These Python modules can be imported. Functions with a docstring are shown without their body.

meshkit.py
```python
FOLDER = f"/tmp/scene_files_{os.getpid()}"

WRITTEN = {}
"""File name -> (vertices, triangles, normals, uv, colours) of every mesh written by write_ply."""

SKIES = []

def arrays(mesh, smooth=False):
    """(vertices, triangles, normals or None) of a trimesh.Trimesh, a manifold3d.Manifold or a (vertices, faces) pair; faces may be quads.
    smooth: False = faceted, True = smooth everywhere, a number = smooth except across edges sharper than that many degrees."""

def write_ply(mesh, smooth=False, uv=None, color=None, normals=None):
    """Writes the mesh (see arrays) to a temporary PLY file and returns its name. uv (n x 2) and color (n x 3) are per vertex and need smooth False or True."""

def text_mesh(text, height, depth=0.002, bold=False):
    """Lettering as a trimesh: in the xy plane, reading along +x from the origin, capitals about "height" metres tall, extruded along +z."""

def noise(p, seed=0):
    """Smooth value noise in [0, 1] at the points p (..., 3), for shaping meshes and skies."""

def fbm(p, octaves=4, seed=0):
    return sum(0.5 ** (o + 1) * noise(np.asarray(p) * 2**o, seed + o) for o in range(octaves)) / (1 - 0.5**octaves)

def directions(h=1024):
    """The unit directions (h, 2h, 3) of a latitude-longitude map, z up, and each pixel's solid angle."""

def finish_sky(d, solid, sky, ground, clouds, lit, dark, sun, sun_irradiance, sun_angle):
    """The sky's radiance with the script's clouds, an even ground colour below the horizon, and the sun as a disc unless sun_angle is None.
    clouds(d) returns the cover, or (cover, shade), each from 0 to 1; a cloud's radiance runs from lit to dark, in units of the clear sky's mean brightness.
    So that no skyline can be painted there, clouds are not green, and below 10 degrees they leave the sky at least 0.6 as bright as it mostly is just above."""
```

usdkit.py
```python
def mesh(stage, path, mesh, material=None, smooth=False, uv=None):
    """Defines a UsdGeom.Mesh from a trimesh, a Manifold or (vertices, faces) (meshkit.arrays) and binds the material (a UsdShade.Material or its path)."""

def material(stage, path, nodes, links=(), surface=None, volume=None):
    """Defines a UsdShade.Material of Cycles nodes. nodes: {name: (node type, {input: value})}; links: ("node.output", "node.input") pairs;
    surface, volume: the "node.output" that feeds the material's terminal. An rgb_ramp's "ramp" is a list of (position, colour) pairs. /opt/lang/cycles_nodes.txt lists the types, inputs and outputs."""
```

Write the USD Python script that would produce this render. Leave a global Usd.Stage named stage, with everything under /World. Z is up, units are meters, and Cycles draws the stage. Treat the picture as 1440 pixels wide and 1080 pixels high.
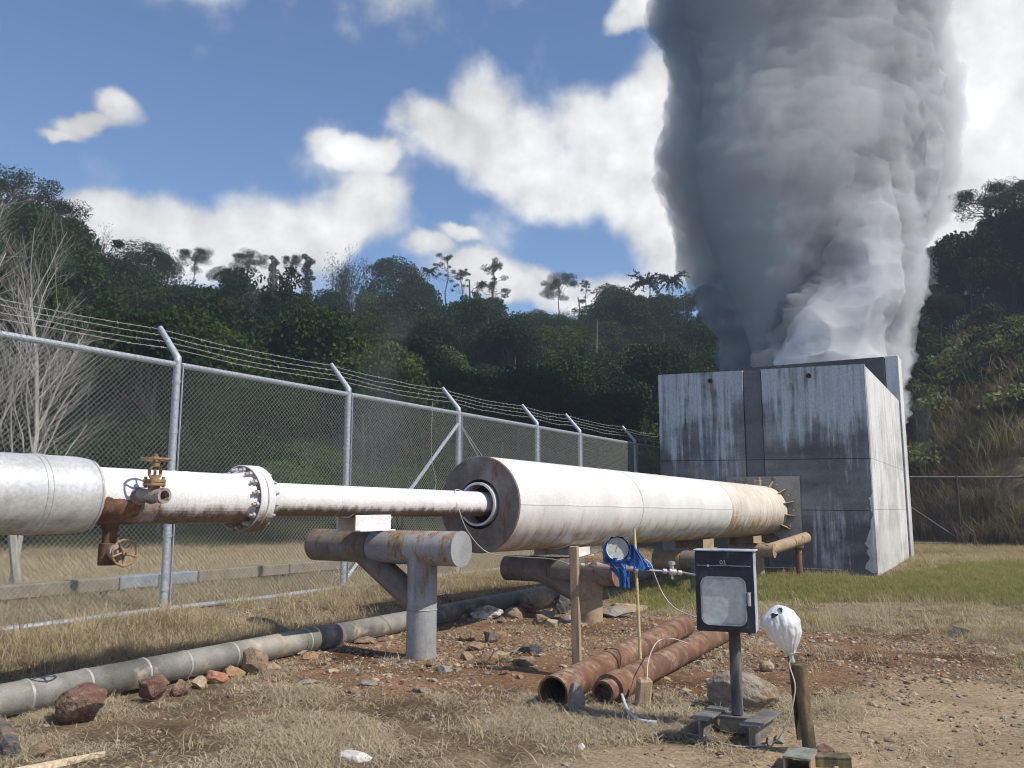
import math, random
import numpy as np, trimesh, usdkit, meshkit
from pxr import Usd, UsdGeom, UsdLux, UsdShade, Gf, Sdf, Vt

# ------------------------------------------------------------------ camera, sky, sun
FPX, PITCH, EYE = 1180.0, math.atan(174 / 1180.0), 1.5
stage = Usd.Stage.CreateInMemory()
UsdGeom.SetStageUpAxis(stage, 'Z')
UsdGeom.SetStageMetersPerUnit(stage, 1.0)
UsdGeom.Xform.Define(stage, '/World')
cam = UsdGeom.Camera.Define(stage, '/World/camera')
cam.CreateFocalLengthAttr(36 * FPX / 1440); cam.CreateHorizontalApertureAttr(36.0); cam.CreateVerticalApertureAttr(27.0)
cam.CreateClippingRangeAttr(Gf.Vec2f(0.1, 4000))
cam.CreateExposureAttr(0.38)
cam.AddTranslateOp().Set((0, 0, EYE)); cam.AddRotateXOp().Set(90 + math.degrees(PITCH))
SUN_EL, SUN_AZ = math.radians(48), math.radians(118.5)
sun_dir = np.array([math.cos(SUN_EL) * math.sin(SUN_AZ), math.cos(SUN_EL) * math.cos(SUN_AZ), math.sin(SUN_EL)])
sun = UsdLux.DistantLight.Define(stage, '/World/sun')
sun.CreateNormalizeAttr(True); sun.CreateIntensityAttr(1.2); sun.CreateAngleAttr(0.53); sun.CreateColorAttr(Gf.Vec3f(1.0, 0.94, 0.85))
sun.AddTransformOp().Set(Gf.Matrix4d().SetRotate(Gf.Rotation(Gf.Vec3d(0, 0, -1), Gf.Vec3d(*(-sun_dir)))))

F_ = np.array([0, math.cos(PITCH), math.sin(PITCH)]); U_ = np.array([0, -math.sin(PITCH), math.cos(PITCH)]); X_ = np.array([1.0, 0, 0])
EYEP = np.array([0, 0, EYE])
def ray(u, v): return (u - 720) * X_ + (540 - v) * U_ + FPX * F_
def gz(u, v, z=0.0): r = ray(u, v); return EYEP + r * (z - EYE) / r[2]
def dep(u, v, y): r = ray(u, v); return EYEP + r * y / r[1]
def onplane(u, v, nrm, k): r = ray(u, v); return EYEP + r * (k - EYEP @ nrm) / (r @ nrm)
def px(P): q = np.asarray(P, float) - EYEP; return 720 + FPX * (q @ X_) / (q @ F_), 540 - FPX * (q @ U_) / (q @ F_)
def unit(v): v = np.asarray(v, float); return v / np.linalg.norm(v)
Z = np.array([0, 0, 1.0])

# ------------------------------------------------------------------ sky with clouds
def sky_material():
    nodes = {'g': ('texture_coordinate', {}), 'sky': ('sky_texture', dict(sky_type='single_scattering', sun_disc=False, sun_elevation=SUN_EL, sun_rotation=SUN_AZ)),
             'n1': ('noise_texture', dict(scale=4.5, detail=6, roughness=0.52)), 'n2': ('noise_texture', dict(scale=8, detail=6, roughness=0.52)),
             'c1': ('vector_math', dict(math_type='subtract', vector2=(0.5, 0.5, 0.5))), 'c2': ('vector_math', dict(math_type='scale', scale=0.16)),
             'w': ('vector_math', dict(math_type='add'))}
    links = [('g.generated', 'n1.vector'), ('g.generated', 'n2.vector'), ('n1.color', 'c1.vector1'), ('c1.vector', 'c2.vector1'), ('g.generated', 'w.vector1'), ('c2.vector', 'w.vector2')]
    links += [('g.generated', 'sky.vector')]
    # cumulus clouds: (u, v, half width, half height) of their bodies as they stand in the sky, as directions
    blobs = [(85, 186, 60, 16), (150, 165, 42, 30), (45, 196, 40, 10), (478, 208, 42, 28), (512, 225, 28, 24), (590, 165, 60, 38), (672, 128, 58, 50), (640, 185, 85, 46), (740, 195, 115, 66), (840, 190, 85, 52), (900, 220, 100, 66), (820, 252, 115, 40), (925, 140, 55, 55), (735, 235, 85, 34),
             (890, 32, 40, 22), (120, 300, 70, 28), (200, 335, 110, 50), (320, 330, 95, 42), (370, 345, 115, 48), (505, 300, 55, 42), (470, 335, 85, 42), (590, 368, 40, 20), (700, 398, 120, 24), (830, 395, 95, 28), (960, 345, 66, 40), (790, 375, 55, 18), (945, 300, 66, 46),
             (1440, 60, 170, 170), (1400, 230, 150, 140), (1620, 120, 220, 190), (1370, 350, 130, 70), (1480, 330, 160, 90), (-200, 300, 160, 60), (-380, 150, 120, 50), (1850, 250, 200, 90), (640, 342, 36, 12)]
    last = None
    for i, (u, v, a, b) in enumerate(blobs):
        c = unit(ray(u, v)); h = unit(ray(u + 10, v) - ray(u - 10, v)); h = unit(h - c * (h @ c)); vv = np.cross(h, c)
        sa, sb = FPX / np.linalg.norm(ray(u, v)) ** 2 * FPX, 0
        k = np.linalg.norm(ray(u, v))
        for nm, axis, s in (('h', h, a), ('v', vv, b)):
            nodes[f'{nm}d{i}'] = ('vector_math', dict(math_type='dot_product', vector2=tuple(axis * k / s)))
            links.append(('w.vector', f'{nm}d{i}.vector1'))
        nodes[f'f{i}'] = ('vector_math', dict(math_type='dot_product', vector2=tuple(c))); links.append(('w.vector', f'f{i}.vector1'))
        nodes[f'q{i}'] = ('combine_xyz', {}); links += [(f'hd{i}.value', f'q{i}.x'), (f'vd{i}.value', f'q{i}.y')]
        nodes[f'l{i}'] = ('vector_math', dict(math_type='length')); links.append((f'q{i}.vector', f'l{i}.vector1'))
        nodes[f'm{i}'] = ('map_range', dict(clamp=True, from_min=1.7, from_max=0.1, to_min=0, to_max=1)); links.append((f'l{i}.value', f'm{i}.value'))
        nodes[f's{i}'] = ('math', dict(math_type='greater_than', value2=0.2)); links.append((f'f{i}.value', f's{i}.value1'))
        nodes[f'p{i}'] = ('math', dict(math_type='multiply')); links += [(f'm{i}.result', f'p{i}.value1'), (f's{i}.value', f'p{i}.value2')]
        if last is None: last = f'p{i}.value'
        else:
            nodes[f'x{i}'] = ('math', dict(math_type='smoothmax', value3=0.25)); links += [(last, f'x{i}.value1'), (f'p{i}.value', f'x{i}.value2')]; last = f'x{i}.value'
    # clouds of the rest of the sky: even scattered cumulus behind and overhead
    nodes['sep'] = ('separate_xyz', {}); links.append(('g.generated', 'sep.vector'))
    nodes['bn'] = ('noise_texture', dict(scale=2.2, detail=7, roughness=0.55)); links.append(('g.generated', 'bn.vector'))
    nodes['bm'] = ('map_range', dict(clamp=True, from_min=0.56, from_max=0.72)); links.append(('bn.fac', 'bm.value'))
    nodes['bk'] = ('map_range', dict(clamp=True, from_min=0.35, from_max=0.1)); links.append(('sep.y', 'bk.value'))
    nodes['bb'] = ('math', dict(math_type='multiply')); links += [('bm.result', 'bb.value1'), ('bk.result', 'bb.value2')]
    nodes['all'] = ('math', dict(math_type='maximum')); links += [(last, 'all.value1'), ('bb.value', 'all.value2')]
    # erode the edges by fine noise
    nodes['er'] = ('map_range', dict(clamp=False, from_min=0.25, from_max=0.75, to_min=-0.36, to_max=0.30)); links.append(('n2.fac', 'er.value'))
    nodes['ad'] = ('math', dict(math_type='add')); links += [('all.value', 'ad.value1'), ('er.result', 'ad.value2')]
    nodes['cov'] = ('map_range', dict(range_type='smoothstep', clamp=True, from_min=0.20, from_max=0.62)); links.append(('ad.value', 'cov.value'))
    nodes['thick'] = ('rgb_ramp', dict(ramp=[(0.0, (3.6, 3.8, 4.2)), (0.4, (4.6, 4.75, 5.0)), (0.7, (5.6, 5.6, 5.65)), (1.0, (6.2, 6.15, 6.1))])); links.append(('ad.value', 'thick.fac'))
    up_ = unit(0.75 * Z + 0.45 * X_) * 0.022                            # the clouds' own billows are lit from the sun's side
    for nm, src in (('o1', 'n1'), ('o2', 'n2')):
        nodes[nm + 'v'] = ('vector_math', dict(math_type='add', vector2=tuple(up_ if nm == 'o2' else up_ * 2))); nodes[nm] = nodes[src]; links += [('g.generated', nm + 'v.vector1'), (nm + 'v.vector', nm + '.vector')]
        nodes[nm + 'd'] = ('math', dict(math_type='subtract')); links += [(src + '.fac', nm + 'd.value1'), (nm + '.fac', nm + 'd.value2')]
    nodes['rel'] = ('math', dict(math_type='add')); links += [('o1d.value', 'rel.value1'), ('o2d.value', 'rel.value2')]
    nodes['rl'] = ('map_range', dict(clamp=True, from_min=-0.16, from_max=0.16, to_min=0.82, to_max=1.16)); links.append(('rel.value', 'rl.value'))
    nodes['tn'] = ('map_range', dict(clamp=True, from_min=0.3, from_max=0.7, to_min=0.78, to_max=1.08)); links.append(('n1.fac', 'tn.value'))
    nodes['tm'] = ('vector_math', dict(math_type='scale')); links += [('thick.color', 'tm.vector1'), ('tn.result', 'tm.scale')]
    nodes['cl'] = ('vector_math', dict(math_type='scale', scale=1.25)); links.append(('tm.vector', 'rlm.vector1')); nodes['rlm'] = ('vector_math', dict(math_type='scale')); links += [('rl.result', 'rlm.scale'), ('rlm.vector', 'cl.vector1')]
    nodes['tint'] = ('mix', dict(mix_type='multiply', fac=1.0, color2=(0.78, 0.93, 1.10))); links.append(('sky.color', 'tint.color1'))
    nodes['mx'] = ('mix', dict(mix_type='mix')); links += [('cov.result', 'mx.fac'), ('tint.color', 'mx.color1'), ('cl.vector', 'mx.color2')]
    nodes['b'] = ('background_shader', dict(strength=0.1)); links.append(('mx.color', 'b.color'))
    return usdkit.material(stage, '/World/Looks/sky', nodes, links, surface='b.background')
dome = UsdLux.DomeLight.Define(stage, '/World/sky')
UsdShade.MaterialBindingAPI.Apply(dome.GetPrim()).Bind(sky_material())
dome.GetPrim().SetCustomDataByKey('kind', 'structure')

# ------------------------------------------------------------------ helpers
used = {}
def numbered(path):
    n = used.get(path, -1) + 1; used[path] = n
    return path if n == 0 else f'{path}_{n:03d}'
origin = {}
def tag(p, label=None, cat=None, group=None, kind=None):
    p = p.GetPrim() if hasattr(p, 'GetPrim') else p
    for k, v in (('label', label), ('category', cat), ('group', group), ('kind', kind)):
        if v: p.SetCustomDataByKey(k, v)
    return p
def thing(name, label, cat, loc=(0, 0, 0), group=None, kind=None):
    path = numbered('/World/' + name); x = UsdGeom.Xform.Define(stage, path); x.AddTranslateOp().Set(Gf.Vec3d(*map(float, loc)))
    origin[path] = np.asarray(loc, float)
    return tag(x, label, cat, group, kind)
def part(name, mesh, mat, parent, smooth=35, label=None, kind=None, color=None):
    """a mesh given in world coordinates, as a part of the thing (or of the part) parent"""
    pp = str(parent.GetPath()); o = origin.get(pp, np.zeros(3)); v, f, _ = meshkit.arrays(mesh)
    path = numbered(pp + '/' + name); origin[path] = o
    m = usdkit.mesh(stage, path, trimesh.Trimesh(v - o, f, process=False), mat, smooth)
    return tag(m, label, kind=kind)
def single(name, mesh, mat, label=None, cat=None, group=None, kind=None, smooth=35):
    path = numbered('/World/' + name); m = usdkit.mesh(stage, path, mesh, mat, smooth); return tag(m, label, cat, group, kind)
def cat_(ms): return trimesh.util.concatenate(ms)
def frame(d):
    d = unit(d); r = np.array([1.0, 0, 0]) if abs(d[2]) > 0.95 else Z
    a = unit(np.cross(r, d)); return d, a, np.cross(d, a)
def lathe(p0, d, prof, seg=32, closed=False):
    """surface of revolution about the line p0 + x d; prof = [(x, r), ...]; closed joins last to first"""
    d, a, b = frame(d); th = np.linspace(0, 2 * np.pi, seg, endpoint=False); prof = list(prof); V, F = [], []
    for x, r in prof: V.append(p0 + d * x + np.outer(np.cos(th) * r, a) + np.outer(np.sin(th) * r, b))
    n = len(prof); i = np.arange(seg); j = (i + 1) % seg
    for k in range(n if closed else n - 1):
        A, B = k * seg, ((k + 1) % n) * seg
        F += [np.stack([A + i, A + j, B + j], 1), np.stack([A + i, B + j, B + i], 1)]
    return trimesh.Trimesh(np.vstack(V), np.vstack(F), process=False)
def rod(p0, p1, r, seg=16, r1=None, bev=0.0):
    p0, p1 = np.asarray(p0, float), np.asarray(p1, float); L = np.linalg.norm(p1 - p0); r1 = r if r1 is None else r1
    if bev: return lathe(p0, p1 - p0, [(0, 1e-4), (0, r - bev), (bev, r), (L - bev, r1), (L, r1 - bev), (L, 1e-4)], seg)
    return lathe(p0, p1 - p0, [(0, 1e-4), (0, r), (L, r1), (L, 1e-4)], seg)
def pipe_shell(p0, p1, ro, ri, seg=28):
    L = np.linalg.norm(np.asarray(p1) - p0); return lathe(p0, np.asarray(p1) - p0, [(0, ri), (0, ro), (L, ro), (L, ri)], seg, True)
def sweep(pts, r, seg=6):
    pts = np.asarray(pts, float); n = len(pts); r = np.broadcast_to(r, n); V, F = [], []; th = np.linspace(0, 2 * np.pi, seg, endpoint=False)
    tan = np.gradient(pts, axis=0); up = Z if abs(unit(tan[0])[2]) < 0.9 else np.array([1.0, 0, 0]); a = unit(np.cross(up, tan[0]))
    for k in range(n):
        t = unit(tan[k]); a = unit(a - t * (a @ t)); b = np.cross(t, a); V.append(pts[k] + np.outer(np.cos(th) * r[k], a) + np.outer(np.sin(th) * r[k], b))
    i = np.arange(seg); j = (i + 1) % seg
    for k in range(n - 1): A, B = k * seg, (k + 1) * seg; F += [np.stack([A + i, A + j, B + j], 1), np.stack([A + i, B + j, B + i], 1)]
    V.append(pts[[0, -1]]); o = n * seg; F += [np.stack([j, i, np.full(seg, o)], 1), np.stack([(n - 1) * seg + i, (n - 1) * seg + j, np.full(seg, o + 1)], 1)]
    return trimesh.Trimesh(np.vstack(V), np.vstack(F), process=False)
def curve(pts, k=8):
    P = np.asarray(pts, float); n = len(P); out = []
    for i in range(n - 1):
        a, b, c, d = P[max(i - 1, 0)], P[i], P[i + 1], P[min(i + 2, n - 1)]
        for t in np.linspace(0, 1, k, endpoint=False): out.append(0.5 * (2 * b + (c - a) * t + (2 * a - 5 * b + 4 * c - d) * t * t + (3 * b - a - 3 * c + d) * t ** 3))
    out.append(P[-1]); return np.array(out)
def obox(c, ex, ey, ez, sx, sy, sz, bev=0.0):
    """box centred at c with full sizes sx, sy, sz along the unit axes ex, ey, ez, with chamfered edges"""
    R = np.stack([unit(ex), unit(ey), unit(ez)], 1)
    if bev:
        h = np.array([sx, sy, sz]) / 2; pts = []
        for s in np.ndindex(2, 2, 2):
            g = (np.array(s) * 2 - 1)
            for k in range(3): q = h - bev; q = q.copy(); q[k] = h[k]; pts.append(g * q)
        m = trimesh.convex.convex_hull(np.array(pts))
    else: m = trimesh.creation.box((sx, sy, sz))
    return trimesh.Trimesh(m.vertices @ R.T + np.asarray(c, float), m.faces, process=False)
def hexa(lo4, hi4):
    """solid with a four-cornered bottom and top (corner order the same)"""
    V = np.vstack([lo4, hi4]); F = [[3, 2, 1, 0], [4, 5, 6, 7]] + [[i, (i + 1) % 4, (i + 1) % 4 + 4, i + 4] for i in range(4)]
    m = trimesh.Trimesh(*meshkit.arrays((V, np.array(F)))[:2], process=False); m.fix_normals(); return m

# ------------------------------------------------------------------ materials
LK = '/World/Looks/'
def M(name, nodes, links, surface='p.BSDF', volume=None): return usdkit.material(stage, LK + name, nodes, links, surface=surface, volume=volume)
def surf(name, ramp, scale=6.0, stretch=(1, 1, 1), rough=0.65, metal=0.0, bump=0.25, fine=60.0, dirt=None, dirt_at=(0.55, 0.75), dirt_scale=3.0, dirt_stretch=(1, 1, 1), under=0.0, up=0.0, spec=0.4, detail=6, under_from=0.25, dist=0.01):
    """two-scale mottled material; dirt = colour of stains, more of them on undersides (under) or tops (up)"""
    nd = {'g': ('geometry', {}), 'mp': ('mapping', dict(scale=stretch)), 'n': ('noise_texture', dict(scale=scale, detail=detail, roughness=0.6)), 'r': ('rgb_ramp', dict(ramp=ramp)),
          'fn': ('noise_texture', dict(scale=fine, detail=4, roughness=0.65)), 'fr': ('map_range', dict(clamp=True, from_min=0.3, from_max=0.7, to_min=0.8, to_max=1.12)),
          'mul': ('vector_math', dict(math_type='scale')), 'b': ('bump', dict(strength=bump, distance=dist)), 'p': ('principled_bsdf', dict(roughness=rough, metallic=metal, specular_ior_level=spec))}
    lk = [('g.position', 'mp.vector'), ('mp.vector', 'n.vector'), ('n.fac', 'r.fac'), ('g.position', 'fn.vector'), ('fn.fac', 'fr.value'), ('r.color', 'mul.vector1'), ('fr.result', 'mul.scale'), ('fn.fac', 'b.height'), ('b.normal', 'p.normal')]
    out = 'mul.vector'
    if dirt is not None:
        nd |= {'dm': ('mapping', dict(scale=dirt_stretch)), 'dn': ('noise_texture', dict(scale=dirt_scale, detail=8, roughness=0.66)), 'sx': ('separate_xyz', {}),
               'un': ('map_range', dict(clamp=True, from_min=-under_from, from_max=-1.0, to_min=0, to_max=under)), 'ux': ('map_range', dict(clamp=True, from_min=0.3, from_max=1.0, to_min=0, to_max=up)),
               'da': ('math', dict(math_type='add')), 'db': ('math', dict(math_type='add')), 'dr': ('map_range', dict(range_type='smoothstep', clamp=True, from_min=dirt_at[0], from_max=dirt_at[1])),
               'dc': ('rgb_ramp', dict(ramp=dirt)), 'd2': ('noise_texture', dict(scale=dirt_scale * 5, detail=5)), 'dx': ('mix', {})}
        lk += [('g.position', 'dm.vector'), ('dm.vector', 'dn.vector'), ('g.true_normal', 'sx.vector'), ('sx.z', 'un.value'), ('sx.z', 'ux.value'), ('dn.fac', 'da.value1'), ('un.result', 'da.value2'), ('da.value', 'db.value1'), ('ux.result', 'db.value2'),
               ('db.value', 'dr.value'), ('dm.vector', 'd2.vector'), ('d2.fac', 'dc.fac'), ('dr.result', 'dx.fac'), ('mul.vector', 'dx.color1'), ('dc.color', 'dx.color2')]
        out = 'dx.color'
    lk.append((out, 'p.base_color'))
    return M(name, nd, lk)
RUST = [(0.25, (0.05, 0.024, 0.015)), (0.5, (0.13, 0.06, 0.028)), (0.7, (0.24, 0.115, 0.05))]
BROWN = [(0.3, (0.03, 0.02, 0.014)), (0.6, (0.10, 0.058, 0.035))]
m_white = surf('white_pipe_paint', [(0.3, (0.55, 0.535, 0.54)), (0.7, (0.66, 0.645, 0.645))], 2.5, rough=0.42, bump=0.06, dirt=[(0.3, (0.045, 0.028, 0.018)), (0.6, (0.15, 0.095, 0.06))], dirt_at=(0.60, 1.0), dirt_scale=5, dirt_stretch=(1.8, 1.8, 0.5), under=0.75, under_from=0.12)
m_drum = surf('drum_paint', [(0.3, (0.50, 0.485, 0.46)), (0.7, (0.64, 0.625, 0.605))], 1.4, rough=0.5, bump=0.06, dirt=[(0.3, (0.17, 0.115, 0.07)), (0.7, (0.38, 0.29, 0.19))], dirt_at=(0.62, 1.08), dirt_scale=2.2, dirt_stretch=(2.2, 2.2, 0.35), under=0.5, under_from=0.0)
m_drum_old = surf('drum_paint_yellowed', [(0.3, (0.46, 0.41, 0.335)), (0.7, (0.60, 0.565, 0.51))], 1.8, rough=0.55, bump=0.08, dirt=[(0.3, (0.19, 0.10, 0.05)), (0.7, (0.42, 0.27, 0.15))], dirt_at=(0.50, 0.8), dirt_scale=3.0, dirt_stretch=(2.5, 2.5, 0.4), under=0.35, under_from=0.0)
m_jacket = surf('aluminium_jacket', [(0.3, (0.44, 0.44, 0.43)), (0.7, (0.56, 0.56, 0.555))], 3, rough=0.42, metal=0.35, bump=0.05, fine=35, dirt=[(0.3, (0.25, 0.23, 0.2)), (0.7, (0.36, 0.34, 0.31))], dirt_at=(0.55, 0.8), dirt_scale=5, under=0.25, spec=0.5)
m_endplate = surf('weathered_end_plate', [(0.3, (0.075, 0.06, 0.05)), (0.5, (0.14, 0.115, 0.1)), (0.72, (0.22, 0.2, 0.185))], 4, rough=0.75, bump=0.2, dirt=[(0.25, (0.07, 0.038, 0.024)), (0.5, (0.14, 0.08, 0.048)), (0.7, (0.23, 0.14, 0.09))], dirt_at=(0.44, 0.60), dirt_scale=2.6, dirt_stretch=(1.5, 1.5, 0.5))
m_grey = surf('grey_support_paint', [(0.3, (0.19, 0.197, 0.205)), (0.7, (0.31, 0.315, 0.32))], 3, rough=0.6, bump=0.15, dirt=[(0.25, (0.10, 0.055, 0.03)), (0.5, (0.20, 0.125, 0.07)), (0.7, (0.31, 0.23, 0.15))], dirt_at=(0.50, 0.66), dirt_scale=4.5, dirt_stretch=(1.6, 1.6, 0.35), up=0.07)
m_brown = surf('browned_support_paint', [(0.3, (0.12, 0.10, 0.085)), (0.7, (0.21, 0.18, 0.16))], 4, rough=0.7, bump=0.18, dirt=RUST, dirt_at=(0.5, 0.68), dirt_scale=4, dirt_stretch=(1.6, 1.6, 0.5), up=0.08)
m_rustbar = surf('rusty_tan_support', [(0.3, (0.20, 0.14, 0.085)), (0.7, (0.38, 0.29, 0.19))], 5, rough=0.75, bump=0.18, dirt=RUST, dirt_at=(0.52, 0.7), dirt_scale=5)
m_rust = surf('rusty_steel', [(0.3, (0.065, 0.032, 0.021)), (0.5, (0.135, 0.064, 0.037)), (0.7, (0.22, 0.118, 0.07))], 5, (1, 1, 1), rough=0.85, bump=0.35, dirt=[(0.3, (0.05, 0.03, 0.022)), (0.7, (0.31, 0.21, 0.14))], dirt_at=(0.48, 0.66), dirt_scale=4, up=0.08)
m_brass = surf('rusty_ochre_valve', [(0.3, (0.17, 0.10, 0.055)), (0.7, (0.36, 0.245, 0.12))], 14, rough=0.6, bump=0.3, dirt=RUST, dirt_at=(0.5, 0.65), dirt_scale=14)
m_valve = surf('grey_rusted_valve', [(0.3, (0.2, 0.16, 0.15)), (0.7, (0.36, 0.31, 0.29))], 16, rough=0.7, bump=0.3, dirt=RUST, dirt_at=(0.5, 0.65), dirt_scale=12)
m_bolt = surf('grey_bolt_steel', [(0.3, (0.28, 0.26, 0.26)), (0.7, (0.46, 0.43, 0.43))], 20, rough=0.55, metal=0.3, bump=0.2, dirt=BROWN, dirt_at=(0.55, 0.75), dirt_scale=15)
m_dark = surf('dark_fittings_and_shade', [(0.3, (0.012, 0.011, 0.011)), (0.7, (0.03, 0.028, 0.027))], 10, rough=0.9)  # near-black for hooks and gasket, and for shade painted in gaps and bores
m_galv = surf('galvanised_steel', [(0.3, (0.25, 0.275, 0.31)), (0.5, (0.33, 0.355, 0.39)), (0.7, (0.42, 0.445, 0.47))], 25, rough=0.5, metal=0.35, bump=0.1, spec=0.5)
m_wire = M('galvanised_wire', {'p': ('principled_bsdf', dict(base_color=(0.30, 0.315, 0.285), roughness=0.6, metallic=0.2))}, [])
m_black = surf('black_fence_paint', [(0.3, (0.02, 0.02, 0.02)), (0.7, (0.05, 0.048, 0.045))], 9, rough=0.6)
m_gpipe = surf('ground_pipe_skin', [(0.36, (0.09, 0.088, 0.078)), (0.5, (0.165, 0.158, 0.14)), (0.64, (0.27, 0.255, 0.225))], 1.5, rough=0.6, bump=0.12, metal=0.1, dirt=[(0.3, (0.22, 0.17, 0.12)), (0.7, (0.42, 0.37, 0.30))], dirt_at=(0.52, 0.72), dirt_scale=3.5, under=0.1)
m_gpipe_shadow = surf('ground_pipe_painted_shadow', [(0.3, (0.10, 0.10, 0.08)), (0.7, (0.17, 0.17, 0.135))], 4, rough=0.6, bump=0.12)
m_band = surf('pale_band', [(0.3, (0.28, 0.275, 0.25)), (0.7, (0.42, 0.41, 0.38))], 8, rough=0.5, metal=0.3)
m_wood = surf('weathered_wood', [(0.3, (0.19, 0.13, 0.085)), (0.5, (0.30, 0.215, 0.14)), (0.7, (0.40, 0.30, 0.20))], 14, (3, 3, 0.25), rough=0.85, bump=0.4, fine=90)
m_palewood = surf('pale_split_wood', [(0.3, (0.40, 0.31, 0.21)), (0.7, (0.62, 0.52, 0.37))], 14, (1, 5, 5), rough=0.85, bump=0.4)
m_bamboo = surf('dry_bamboo', [(0.3, (0.40, 0.33, 0.15)), (0.7, (0.56, 0.48, 0.25))], 12, (2, 2, 0.3), rough=0.5, bump=0.15)
m_mossy = surf('mossy_iron_post', [(0.3, (0.03, 0.026, 0.018)), (0.5, (0.075, 0.065, 0.035)), (0.7, (0.19, 0.13, 0.07))], 9, (1.5, 1.5, 0.4), rough=0.85, bump=0.4)
m_navy = surf('navy_box_paint', [(0.3, (0.010, 0.012, 0.024)), (0.7, (0.024, 0.028, 0.045))], 8, rough=0.45, bump=0.08, dirt=[(0.3, (0.10, 0.11, 0.13)), (0.7, (0.22, 0.23, 0.25))], dirt_at=(0.6, 0.85), dirt_scale=8, up=0.5)
m_boxside = surf('dusty_box_edge', [(0.3, (0.16, 0.18, 0.24)), (0.7, (0.42, 0.45, 0.5))], 14, (1, 1, 0.5), rough=0.7, bump=0.2)
m_glasspane = surf('milky_window', [(0.3, (0.42, 0.47, 0.475)), (0.7, (0.54, 0.585, 0.58))], 5, rough=0.28, bump=0.02, fine=20, spec=0.5)
m_letter = M('pale_lettering', {'p': ('principled_bsdf', dict(base_color=(0.55, 0.56, 0.6), roughness=0.7))}, [])
m_polepaint = surf('dark_worn_pole', [(0.3, (0.015, 0.017, 0.022)), (0.5, (0.04, 0.043, 0.05)), (0.72, (0.2, 0.21, 0.21))], 9, (1.5, 1.5, 0.3), rough=0.5, bump=0.15)
m_basesteel = surf('grey_base_steel', [(0.3, (0.09, 0.085, 0.08)), (0.7, (0.21, 0.20, 0.195))], 8, rough=0.5, metal=0.2, bump=0.15, dirt=RUST, dirt_at=(0.58, 0.72), dirt_scale=7)
m_tarp = surf('blue_tarpaulin', [(0.3, (0.012, 0.06, 0.22)), (0.7, (0.03, 0.12, 0.36))], 12, rough=0.4, bump=0.1, fine=120)
m_dial = surf('pale_dial', [(0.3, (0.40, 0.41, 0.38)), (0.7, (0.52, 0.53, 0.49))], 20, rough=0.35, bump=0.05)
m_steel = surf('bright_fitting_steel', [(0.3, (0.45, 0.44, 0.43)), (0.7, (0.65, 0.64, 0.62))], 25, rough=0.35, metal=0.6, bump=0.1)
m_cable = M('grey_white_cable', {'p': ('principled_bsdf', dict(base_color=(0.44, 0.42, 0.38), roughness=0.5))}, [])
m_strap = surf('translucent_tube', [(0.3, (0.35, 0.38, 0.42)), (0.7, (0.55, 0.58, 0.62))], 20, rough=0.3)
m_bag = M('white_plastic_bag', {'g': ('geometry', {}), 'n': ('noise_texture', dict(scale=26, detail=6, roughness=0.65, distortion=1.5)), 'b': ('bump', dict(strength=0.6, distance=0.008)), 'p': ('principled_bsdf', dict(base_color=(0.66, 0.67, 0.70), roughness=0.5)),
          't': ('translucent_bsdf', dict(color=(0.7, 0.7, 0.72))), 'm': ('mix_closure', dict(fac=0.25))}, [('g.position', 'n.vector'), ('n.fac', 'b.height'), ('b.normal', 'p.normal'), ('p.BSDF', 'm.closure1'), ('t.BSDF', 'm.closure2')], surface='m.closure')
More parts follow.
